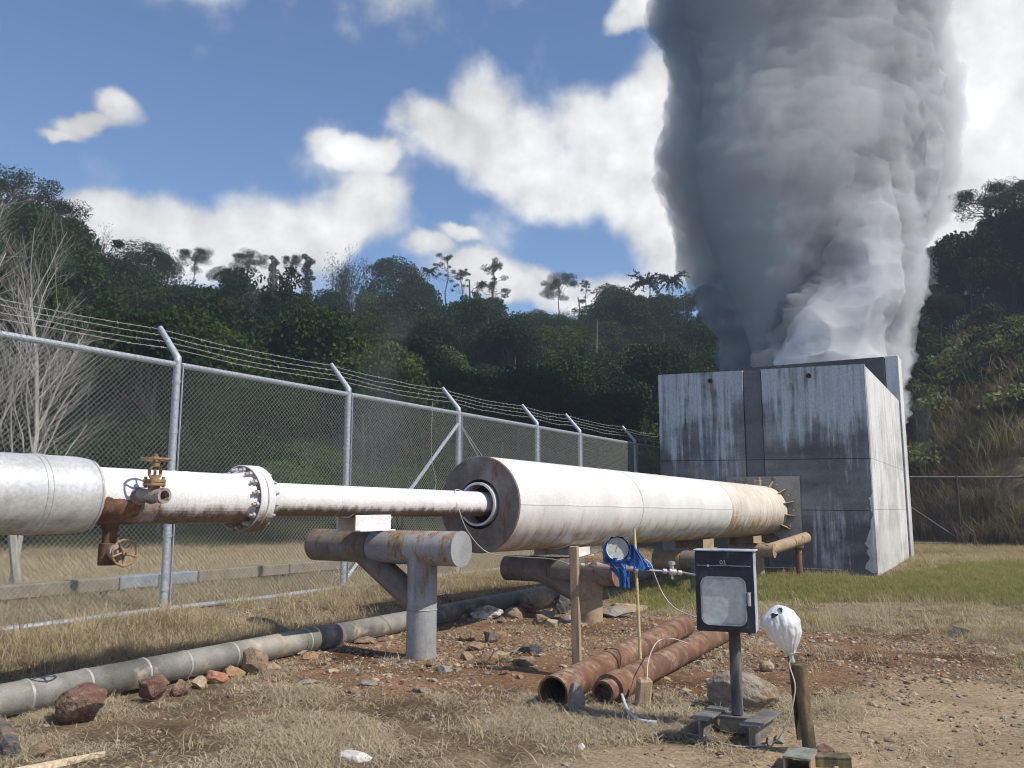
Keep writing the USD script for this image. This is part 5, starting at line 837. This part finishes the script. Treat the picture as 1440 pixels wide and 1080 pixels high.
for a, r in zip(az, rr_):
    r0, R = np.interp(a, AZT, R0T), np.interp(a, AZT, RRT); d = math.degrees(a)
    if r < r0 + 0.5 or r > R + 10: continue
    if d > 22.5 and r < r0 + (14 if d < 27 else 19) : continue
    key = (int(r * math.sin(a) / 2.6), int(r * math.cos(a) / 2.6))
    if key in cell: continue
    cell.add(key); x, y = r * math.sin(a), r * math.cos(a); near = r < r0 + 6
    over = r > R - 6
    k = frng.choice([3, 7, 0], p=[.40, .42, .18]) if near else frng.choice(8, p=[.25, .21, .12, .11, .07, .08, .11, .05] if d < 20 else [.3, .25, .12, .2, .05, .08, 0, 0])
    if r < 52 and k in (2, 4, 5): k = frng.choice([0, 1, 3])
    s = frng.uniform(0.65, 1.05) * (0.62 if over else 1.0) * (0.8 if near else 1)
    pts.append((x, y, 0)); rot.append(frng.uniform(0, 360)); sc.append((s, s, s * frng.uniform(0.85, 1.2))); idx.append(k)
pts = np.array(pts); pts[:, 2] = height(pts[:, 0], pts[:, 1]) - 0.3
instancer('/World/forest', fprotos, pts, rot, sc, idx, 'dense dark green forest covering the slopes', 'forest')
# far hill, seen through the gap
def far_hill():
    u_ = np.linspace(1180, 1500, 90); rows = []
    top = np.interp(u_, [1180, 1240, 1290, 1330, 1360, 1390, 1440, 1500], [380, 366, 356, 349, 347, 352, 345, 350])
    for q in np.linspace(0, 1, 26):
        y = 290 + 110 * q; P = np.array([dep(u, v, y) for u, v in zip(u_, top)]); ground = P.copy(); ground[:, 2] = -2 + (dep(720, 0, 400)[2] * 0 + P[:, 2] * 0.97 + 2) * smooth(q * 1.0) ; rows.append(ground + np.stack([0 * u_, 0 * u_, (meshkit.fbm(ground / 18, 3, 3) - 0.5) * 5], 1))
    V = np.vstack(rows); n = len(u_); i = np.arange(n - 1); F = np.vstack([np.vstack([np.stack([k * n + i, k * n + i + 1, (k + 1) * n + i + 1], 1), np.stack([k * n + i, (k + 1) * n + i + 1, (k + 1) * n + i], 1)]) for k in range(25)])
    single('far_hill', trimesh.Trimesh(V, F, process=False), surf('far_hill_soil', [(0.3, (0.02, 0.03, 0.022)), (0.7, (0.04, 0.05, 0.035))], 0.1, rough=0.95), kind='structure', smooth=True); return V
FH = far_hill(); sel = FH[frng.choice(len(FH), 1500)] + frng.normal(size=(1500, 3)) * [2, 2, 0.3]
instancer('/World/far_forest', [(tree('round', 7, 8, 41, 500, 0.8), (m_bark, m_far)), (tree('round', 9, 8, 42, 500, 0.8), (m_bark, m_far))], sel - [0, 0, 3.5], frng.uniform(0, 360, 1500), frng.uniform(0.7, 1.2, 1500), frng.integers(0, 2, 1500), 'bluish far forest on the distant hill', 'forest')

# ------------------------------------------------------------------ grass and brush
def tuft(n, h, spread, width, seed, bend=0.6, flat=0.0):
    rng = np.random.default_rng(seed); V, F, c = [], [], 0
    for k in range(n):
        a = rng.random() * 6.28; o = rng.normal(size=2) * spread * 0.4; L = h * (0.45 + 0.75 * rng.random()); b = bend * (0.3 + rng.random()); dirv = np.array([math.cos(a), math.sin(a), 0]); side = np.array([-dirv[1], dirv[0], 0]); p = np.array([o[0], o[1], -0.01]); ang = 0.15 + 0.35 * rng.random() + flat; w = width * (0.7 + 0.6 * rng.random()); tw = rng.normal() * 0.5
        for j in range(4):
            q = w * (1 - j / 3.6); sd_ = side * math.cos(tw) + Z * math.sin(tw) * 0.3; V += [p - sd_ * q / 2, p + sd_ * q / 2]
            p = p + (dirv * math.sin(ang) + Z * math.cos(ang)) * L / 3; ang += b / 1.5 + rng.normal() * 0.12
        for j in range(3): i = c + 2 * j; F += [[i, i + 1, i + 3], [i, i + 3, i + 2]]
        c += 8
    return trimesh.Trimesh(np.array(V), np.array(F), process=False)
grng = np.random.default_rng(123)
def st_area(s0, s1, t0, t1, n): s, t = grng.uniform(s0, s1, n), grng.uniform(t0, t1, n); return s * fd[0] + t * fn[0], s * fd[1] + t * fn[1], s, t
def scatter(path, protos, x, y, keep, smin, smax, label, cat, sink=0.0):
    x, y = x[keep], y[keep]; n = len(x); P = np.stack([x, y, height(x, y) - sink], 1)
    return instancer(path, protos, P, grng.uniform(0, 360, n), grng.uniform(smin, smax, n), grng.integers(0, len(protos), n), label, cat)
dry_p = [(tuft(20, 0.34, 0.15, 0.0065, 50 + k, 1.3, 0.2), m_dry) for k in range(5)] + [(tuft(14, 0.26, 0.14, 0.0065, 60 + k, 1.5, 0.4), m_straw) for k in range(3)]
x, y, s, t = st_area(-1, 22, 6.75, 18, 60000); P2 = np.stack([x, y, 0 * x], -1); dn = meshkit.fbm(P2 / 0.9, 3, 61)
ok = (grng.random(len(x)) < np.where(np.abs(t - tf + 0.15) < 0.28, 0.22, 1.0)) & (np.hypot(x, y) < np.interp(np.arctan2(x, y), AZT, R0T) + 1.0) & ~((s > S0 - 0.15) & (t < TL + 0.1)) & (np.abs(t - tk) > 0.14) & (grng.random(len(x)) < np.where(t < tf + 1.5, np.clip((dn - 0.30) * 3.2, 0.08, 1), 0.9)) & (y > 3.0)
near_soil = (t < 7.6) & (s > 9.0) & (s < 17); ok &= ~(near_soil & (grng.random(len(x)) < 0.65))
scatter('/World/dry_grass', dry_p, x, y, ok, 0.65, 1.25, 'dry yellow grass along and beyond the chain-link fence', 'grass')
# straw in front
str_p = [(tuft(22, 0.20, 0.17, 0.0048, 70 + k, 1.6, 0.75), m_straw) for k in range(5)] + [(tuft(10, 0.12, 0.12, 0.0055, 80, 0.9, 0.3), m_dry)]
x, y = grng.uniform(-5.5, 9.5, 110000), grng.uniform(4.0, 13.5, 110000); P2 = np.stack([x, y, 0 * x], -1); z_ = zones(x, y); t = x * fn[0] + y * fn[1]; s = x * fd[0] + y * fd[1]
cl = meshkit.fbm(P2 / 0.55, 4, 71); big_ = meshkit.fbm(P2 / 1.6, 2, 72)
dens = np.clip((cl - 0.49) * 9, 0.04, 1) * np.clip((big_ - 0.30) * 4, 0.25, 1) * (1 - z_['sand'] * 0.97) * (1 - z_['dirt'] * 0.93) * (1 - z_['lawn'] * 0.7)
gd = np.abs((P2[:, :2] - gp0[:2]) @ np.array([-gdir[1], gdir[0]])); ok = (gd > 0.16) & (t < 7.0) & (grng.random(len(x)) < dens * 0.85) & (s < S0 - 0.1)
scatter('/World/straw', str_p, x, y, ok, 0.6, 1.25, 'bleached matted straw and dead grass over the bare ground', 'grass')
# lawn
gr_p = [(tuft(18, 0.13, 0.11, 0.006, 90 + k, 0.9), m_green) for k in range(3)] + [(tuft(14, 0.14, 0.12, 0.006, 95 + k, 1.0), m_yellow) for k in range(2)]
x, y = grng.uniform(0.5, 22, 70000), grng.uniform(9.0, 24, 70000); z_ = zones(x, y); t = x * fn[0] + y * fn[1]; s = x * fd[0] + y * fd[1]
out = ~((s > S0 - 0.12) & (t > T0 - 0.05) & (t < TL + 0.1)); ok = out & (t < 6.0) & (grng.random(len(x)) < z_['lawn'] * 0.75)
scatter('/World/lawn', gr_p, x, y, ok, 0.6, 1.3, 'green grass strip in front of the concrete structure', 'grass')
x, y = grng.uniform(1.5, 30, 60000), grng.uniform(8.0, 37, 60000); z_ = zones(x, y); t = x * fn[0] + y * fn[1]; s = x * fd[0] + y * fd[1]; P2 = np.stack([x, y, 0 * x], -1); cl = meshkit.fbm(P2 / 1.2, 3, 75)
out = ~((s > S0 - 0.12) & (s < S1 + 0.1) & (t > T0 - 0.05) & (t < TL + 0.1)); ok = out & (t < 6.2) & (grng.random(len(x)) < np.clip((1 - z_['lawn']) * (1 - z_['dirt'] * 0.95) * (1 - z_['sand']) * np.clip((cl - 0.3) * 3, 0.1, 1), 0, 1) * 0.7)
scatter('/World/yellow_grass', [(tuft(14, 0.17, 0.12, 0.007, 101 + k, 0.7), m_yellow if k == 0 else m_dry) for k in range(3)], x, y, ok, 0.6, 1.4, 'yellowed grass round the lawn and the concrete structure', 'grass')
# dry slope at the right
br_p = [(tuft(46, 1.15, 0.7, 0.035, 110 + k, 0.7), m_brush) for k in range(4)] + [(tuft(40, 0.9, 0.7, 0.04, 120 + k, 0.8), m_brush_green) for k in range(2)] + [(tree('bush', 1.6, 2.0, 130, 500, 0.11)[1], m_brush_green), (tuft(60, 1.5, 0.9, 0.045, 131, 0.9), m_brush), (tree('bush', 1.7, 2.1, 132, 700, 0.10)[1], m_leaf)]
a = np.radians(grng.uniform(22.0, 44, 9000)); r = np.sqrt(grng.uniform(36 ** 2, 62 ** 2, 9000)); x, y = r * np.sin(a), r * np.cos(a); q = r - np.interp(a, AZT, R0T); P2 = np.stack([x, y, 0 * x], -1)
ok = (q > -0.5) & (q < 20) & (grng.random(len(x)) < np.clip((meshkit.fbm(P2 / 3.0, 3, 81) - 0.28) * 5, 0.1, 1)); pick = grng.random(len(x)) + 0.5 * (meshkit.fbm(P2 / 2.2, 3, 87) - 0.5) + (q - 9) * 0.03; kx = np.where(pick < 0.64, grng.integers(0, 4, len(x)), np.where(pick < 0.86, 7, np.where(pick < 0.95, 6, np.where(pick < 1.0, 8, grng.integers(4, 6, len(x))))))
n = ok.sum(); instancer('/World/dry_brush', br_p, np.stack([x[ok], y[ok], height(x[ok], y[ok]) - 0.05], 1), grng.uniform(0, 360, n), grng.uniform(0.6, 1.35, n), kx[ok], 'dry brown brush and tall grass covering the right-hand slope', 'brush')
# pale reeds and dead stems on the slope that one can tell apart
for k, (u, v, hgt, l) in enumerate(((1420, 728, 2.6, 'pale green reed clump behind the black fence at the right edge'), (1398, 720, 2.0, 'second reed clump behind the black fence, left of the edge one'), (1380, 700, 2.2, 'pale reed clump right of the black fence post'))):
    b_ = dep(u, v, yb_ + 2.2 + 0.3 * k); b_[2] = onground(b_[0], b_[1]); single('reed_clump', trimesh.Trimesh(tuft(40, hgt, 0.45, 0.05, 140 + k, 0.7).vertices + b_, tuft(40, hgt, 0.45, 0.05, 140 + k, 0.7).faces, process=False), m_yellow, l, 'reeds', smooth=False)

# ------------------------------------------------------------------ bare tree at the left
def bare_tree():
    rng = np.random.default_rng(8); base = W(5.2, 11.6, 0); base = dep(66, 780, 12.2); base[2] = onground(base[0], base[1])
    o = thing('bare_tree', 'pale leafless many-branched tree behind the fence at the left edge', 'tree', base); twigs = []
    def grow(p, d, L, r, lvl, up):
        k = 5; P = [p]; dd = d
        for j in range(k - 1): dd = unit(dd + rng.normal(size=3) * 0.10 + Z * up); P.append(P[-1] + dd * L / (k - 1))
        P = np.array(P); m = sweep(P, np.linspace(r, r * 0.5, k), 6 if lvl < 2 else 4)
        if lvl == 0: part('trunk', m, m_bare, o)
        elif lvl == 1: part('branch', m, m_bare, o)
        else: twigs.append(m)
        if lvl < 4:
            n = (22, 10, 6, 3)[lvl]
            for j in range(n):
                f = 0.18 + 0.8 * (j + rng.random()) / n; q = np.array([np.interp(f * (k - 1), range(k), P[:, c]) for c in range(3)]); a = unit(np.cross(dd, rng.normal(size=3))); ang = 0.38 + 0.34 * rng.random()
                grow(q, unit(dd * math.cos(ang) + a * math.sin(ang)), L * (0.42, 0.52, 0.55, 0.6)[lvl] * (1.15 - 0.5 * f) * (0.7 + 0.5 * rng.random()), r * (1 - 0.5 * f) * 0.38, lvl + 1, 0.10)
    for dx, L, r, lean in ((-0.25, 5.0, 0.062, (0.03, 0, 1)), (-0.46, 4.8, 0.044, (-0.03, 0.05, 1))): grow(base + np.array([dx, rng.normal() * 0.1, -0.1]), unit(lean), L, r, 0, 0.03)
    part('twigs', cat_(twigs), m_bare, o, False, kind='stuff')
bare_tree()

# ------------------------------------------------------------------ stones
def rock(size, seed, flat=0.7, sub=2, cuts=13):
    rng = np.random.default_rng(seed); m = trimesh.creation.icosphere(sub); v = np.array(m.vertices)
    for k in range(cuts):
        n = unit(rng.normal(size=3)); c = 0.48 + 0.30 * rng.random(); dd = v @ n; v = v - np.outer(np.maximum(dd - c, 0) * 0.97, n)
    v = v * (1 + 0.38 * (meshkit.fbm(v * 2.1 + seed, 4, seed) - 0.5))[:, None] * (np.asarray(size) if np.ndim(size) else np.array([1, 0.75 + 0.4 * rng.random(), flat]) * size); return trimesh.Trimesh(v, m.faces, process=False)
def rotz(m, a): c, s = math.cos(a), math.sin(a); v = np.array(m.vertices); return trimesh.Trimesh(np.stack([v[:, 0] * c - v[:, 1] * s, v[:, 0] * s + v[:, 1] * c, v[:, 2]], 1), m.faces, process=False)
def place_rock(u, v, size, mt, label, seed, name='rock', ang=0.0, sink=0.25, group=None):
    c = G(u, v); m = rotz(rock(size, seed, cuts=2 if 'boulder' in label or 'rounded' in label else 13, sub=4 if np.max(size) > 0.15 else 3), ang); hz = -m.bounds[0][2]; vv_ = m.vertices + c + Z * hz * (1 - 2 * sink)
    return single(name, trimesh.Trimesh(vv_, m.faces, process=False), mt, label, 'rock', group, smooth=22)
for k, (u, v, s_, mt, l, a) in enumerate(((116, 1016, (0.175, 0.15, 0.145), m_rock_red, 'large rounded reddish brown rock propped under the ground pipe, leftmost', 0.2), (212, 988, (0.16, 0.13, 0.15), m_rock_red, 'dark red rock under the ground pipe, next to the largest', 0.6), (254, 978, (0.09, 0.08, 0.10), m_rock_red, 'small maroon rock between the red rock and the tan wedge', 0.1), (280, 966, (0.085, 0.07, 0.07), m_rock_tan, 'tan wedge-shaped rock under the ground pipe', 0.9), (305, 960, (0.105, 0.08, 0.08), rockmat('red_orange_rock', (0.26, 0.10, 0.06), (0.4, 0.2, 0.12)), 'red and orange rock under the ground pipe', 0.2), (330, 950, (0.10, 0.09, 0.075), m_rock_orange, 'bright orange-tan rock under the ground pipe', 0.5),
        (356, 948, (0.13, 0.11, 0.17), m_rock_brown, 'upright pointed brown rock leaning on the ground pipe', 0.3), (382, 942, (0.10, 0.07, 0.055), m_rock_tan, 'flat brown-tan rock right of the pointed rock', 0.2), (424, 922, (0.07, 0.06, 0.05), m_rock_tan, 'small tan rock by the shadow band painted on the pipe', 0.4), (434, 928, (0.10, 0.08, 0.05), m_rock_orange, 'orange-brown rock just below the shadow band painted on the pipe', 1.0), (430, 962, (0.11, 0.08, 0.025), m_rock_grey, 'flat grey stone on bare soil left of the support post', 0.1), (515, 966, (0.11, 0.08, 0.035), m_rock_grey, 'flat grey stone below the support post', 0.0),
        (512, 907, (0.13, 0.09, 0.06), m_rock_brown, 'long brown rock left of the support post foot', 0.1), (524, 893, (0.05, 0.04, 0.035), m_rock_white, 'small bright white stone by the ground pipe', 0.0), (687, 874, (0.24, 0.16, 0.11), m_rock_white, 'large white rock in front of the ground pipe', 0.1), (762, 858, (0.27, 0.19, 0.16), m_rock_tan, 'biggest tan rock of the heap by the second support', 0.4), (790, 864, (0.19, 0.15, 0.20), m_rock_dark, 'dark hollow-looking rock of the heap behind the stake', 0.2), (725, 870, (0.18, 0.13, 0.09), m_rock_brown, 'brown rock between the white rock and the heap', 0.7),
        (742, 862, (0.13, 0.11, 0.09), m_rock_red, 'reddish rock in the heap behind the stake', 0.3), (770, 872, (0.11, 0.1, 0.1), m_rock_grey, 'grey rock in front of the tan rock of the heap', 0.2), (760, 882, (0.14, 0.1, 0.09), m_rock_brown, 'brown rock lowest in the heap', 0.2), (776, 886, (0.10, 0.09, 0.08), m_rock_tan, 'pale tan rock beside the lowest brown rock', 0.9), (798, 878, (0.13, 0.10, 0.07), m_rock_grey, 'grey rock of the heap touching the stake', 0.4), (658, 870, (0.15, 0.12, 0.1), m_rock_grey, 'grey rock left of the large white rock', 0.5), (648, 872, (0.11, 0.1, 0.08), m_rock_tan, 'tan rock nearest the support post on its right', 0.1),
        (860, 868, (0.3, 0.2, 0.09), m_rock_grey, 'broad flat grey rock right of the second support', 0.2), (885, 860, (0.28, 0.2, 0.12), m_rock_tan, 'pale flat rock right of the broad grey one', -0.4), (661, 903, (0.13, 0.1, 0.08), m_rock_brown, 'brownish rock on the bare soil right of the support post', 0.2), (690, 906, (0.11, 0.1, 0.09), m_rock_dark, 'dark jagged rock on the bare soil', 0.5), (704, 899, (0.09, 0.07, 0.05), m_rock_orange, 'orange stone on the bare soil', 0.2), (672, 918, (0.12, 0.1, 0.07), m_rock_brown, 'brown rock in front of the dark jagged rock', 0.9),
        (745, 922, (0.15, 0.09, 0.06), m_rock_dark, 'dark angular stone left of the stake', -0.3), (688, 938, (0.11, 0.08, 0.07), m_rock_brown, 'rounded brown rock lower left of the stake', 0.2), (706, 936, (0.12, 0.1, 0.08), m_rock_tan, 'olive tan rock lower left of the stake', 0.2), (738, 940, (0.13, 0.09, 0.06), m_rock_brown, 'long brown rock near the open pipe end', 0.1), (1047, 1000, (0.265, 0.17, 0.15), rockmat('taupe_boulder', (0.19, 0.155, 0.125), (0.30, 0.255, 0.215)), 'big smooth taupe boulder behind the box pole', -0.25), (1078, 944, (0.07, 0.06, 0.06), m_rock_tan, 'yellowish stone above the boulder', 0.2), (1346, 893, (0.19, 0.13, 0.10), m_rock_dark, 'dark slate rock alone in the dry grass at right', -0.3),
        (1180, 981, (0.055, 0.045, 0.035), m_rock_red, 'small dark red stone on the sandy path', 0.1), (1097, 1044, (0.05, 0.045, 0.045), m_rock_grey, 'small grey stone by the right steel foot', 0.2), (1082, 1046, (0.045, 0.04, 0.04), m_rock_grey, 'smaller grey stone left of the one by the steel foot', 0.8), (1158, 1062, (0.085, 0.06, 0.055), m_rock_red, 'rust-coloured rock behind the steel angle', 0.1), (500, 1074, (0.13, 0.09, 0.04), m_rock_white, 'pale flat stone at the bottom edge left of centre', 0.1), (818, 1052, (0.03, 0.025, 0.03), m_rock_white, 'small pale pebble on the sandy patch', 0.2), (60, 1062, (0.10, 0.08, 0.06), m_rock_brown, 'brown rock right of the blackened log', 0.2), (985, 934, (0.05, 0.05, 0.05), m_rock_tan, 'tan stone right of the rusty pipes', 0.3))):
    place_rock(u, v, s_, mt, l, 200 + k, ang=a, sink=0.12 if max(s_) > 0.12 else 0.2)
rk = place_rock(812, 1003, (0.075, 0.06, 0.155), m_rock_grey, 'upright grey rock wedged between the two rusty pipes', 300, ang=0.3, sink=0.1)
single('timber_stub', obox(G(905, 992) + Z * 0.09, [1, 0.1, 0], [-0.1, 1, 0.1], [0.12, 0, 1], 0.11, 0.09, 0.24, 0.015), m_wood, 'short brown timber stub standing against the collared rusty pipe', 'timber', smooth=False)
pa_, pb_ = gz(20, 1084, 0.03), gz(147, 1056, 0.03); e = unit(pb_ - pa_); sv = np.cross(Z, e)
single('split_plank', hexa([pa_ - sv * 0.05 - Z * 0.03, pb_ - sv * 0.006 - Z * 0.03, pb_ + sv * 0.004 - Z * 0.03, pa_ + sv * 0.03 - Z * 0.03], [pa_ - sv * 0.04 + Z * 0.01, pb_ - sv * 0.005, pb_ + sv * 0.003, pa_ + sv * 0.025 + Z * 0.01]), m_palewood, 'pale split plank lying at the bottom left corner', 'plank', smooth=False)
single('charred_log', sweep([G(-14, 1020) + Z * 0.05, G(2, 1042) + Z * 0.06, G(16, 1066) + Z * 0.05], [0.05, 0.062, 0.05], 9), m_rock_dark, 'short dark charred log at the left edge near the bottom', 'log')
# scattered stones one can still tell apart, all alike
srng = np.random.default_rng(9); protos_ = []
for k in range(8): p = f'/World/stone_kind_{k:03d}'; stage.CreateClassPrim(p); define(p + '/stone_body', rock(1.0, 400 + k, 0.6, 3), (m_rock_brown, m_rock_grey, m_rock_brown, m_rock_tan, m_rock_red, m_rock_dark, m_rock_brown, m_rock_tan)[k], 22); protos_.append(p)
n = 0
while n < 170:
    u, v = srng.uniform(430, 1150), srng.uniform(845, 1010); c = gz(u, v)
    d_ = polydist(c[None, :2], Z_DIRT)[0]
    if d_ < 0 or (srng.random() < 0.5 and u > 860): continue
    o = UsdGeom.Xform.Define(stage, numbered('/World/stone')); q = srng.uniform(0.018, 0.06) * (1.0 if srng.random() < 0.85 else 1.4); o.AddTranslateOp().Set((c[0], c[1], onground(c[0], c[1]) + q * 0.1)); o.AddRotateZOp().Set(srng.uniform(0, 360)); o.AddScaleOp().Set((q, q, q * srng.uniform(0.7, 1.3))); pr = o.GetPrim(); pr.GetReferences().AddInternalReference(protos_[srng.integers(8)]); pr.SetInstanceable(True)
    tag(pr, 'loose stone scattered over the reddish bare soil round the supports', 'stone', 'stones scattered over the bare soil'); n += 1
x, y = grng.uniform(-4, 9, 60000), grng.uniform(4.2, 14, 60000); z_ = zones(x, y); P2 = np.stack([x, y, 0 * x], -1); cl = meshkit.fbm(P2 / 0.7, 3, 91)
ok = grng.random(len(x)) < np.clip(z_['dirt'] * 0.8 + (z_['sand'] * 0.12 + 0.16) * (1 - z_['lawn']), 0, 1) * np.clip((cl - 0.3) * 2.6, 0.1, 1)
n = ok.sum(); P = np.stack([x[ok], y[ok], height(x[ok], y[ok]) + 0.002], 1); sz = grng.gamma(2.0, 0.0055, n) + 0.004
instancer('/World/pebbles', [(rock(1.0, 500 + k, 0.6, 1), (m_rock_brown, m_rock_tan, m_rock_tan, m_rock_red, m_rock_grey)[k]) for k in range(5)], P, grng.uniform(0, 360, n), sz, grng.integers(0, 5, n), 'fine gravel and crumbs of soil on the bare ground', 'gravel')
# flat litter: dead leaves and straw lying on the ground
x, y = grng.uniform(-5, 9, 80000), grng.uniform(4.2, 13, 80000); z_ = zones(x, y); t = x * fn[0] + y * fn[1]; cl = meshkit.fbm(np.stack([x, y, 0 * x], -1) / 0.6, 3, 95)
ok = (t < 7.2) & (grng.random(len(x)) < (0.75 - 0.66 * z_['sand'] - 0.3 * z_['dirt']) * np.clip((cl - 0.32) * 3, 0.05, 1)); n = ok.sum()
lit = [(tuft(7, 0.10, 0.10, 0.006, 600 + k, 0.15, 1.15), m_straw if k < 2 else m_dry) for k in range(4)]
instancer('/World/litter', lit, np.stack([x[ok], y[ok], height(x[ok], y[ok]) + 0.006], 1), grng.uniform(0, 360, n), grng.uniform(0.5, 1.2, n), grng.integers(0, 4, n), 'flattened dead straw lying on the ground', 'straw')

# ------------------------------------------------------------------ air
hz = trimesh.creation.box((1000, 900, 56)); hz.apply_translation((0, 150, 56 / 2 - 4))
tag(usdkit.mesh(stage, '/World/haze', hz, M('haze', {'v': ('principled_volume', dict(color=(0.78, 0.86, 1.0), density=0.0008, anisotropy=0.0))}, [], surface=None, volume='v.volume'), False), kind='stuff')
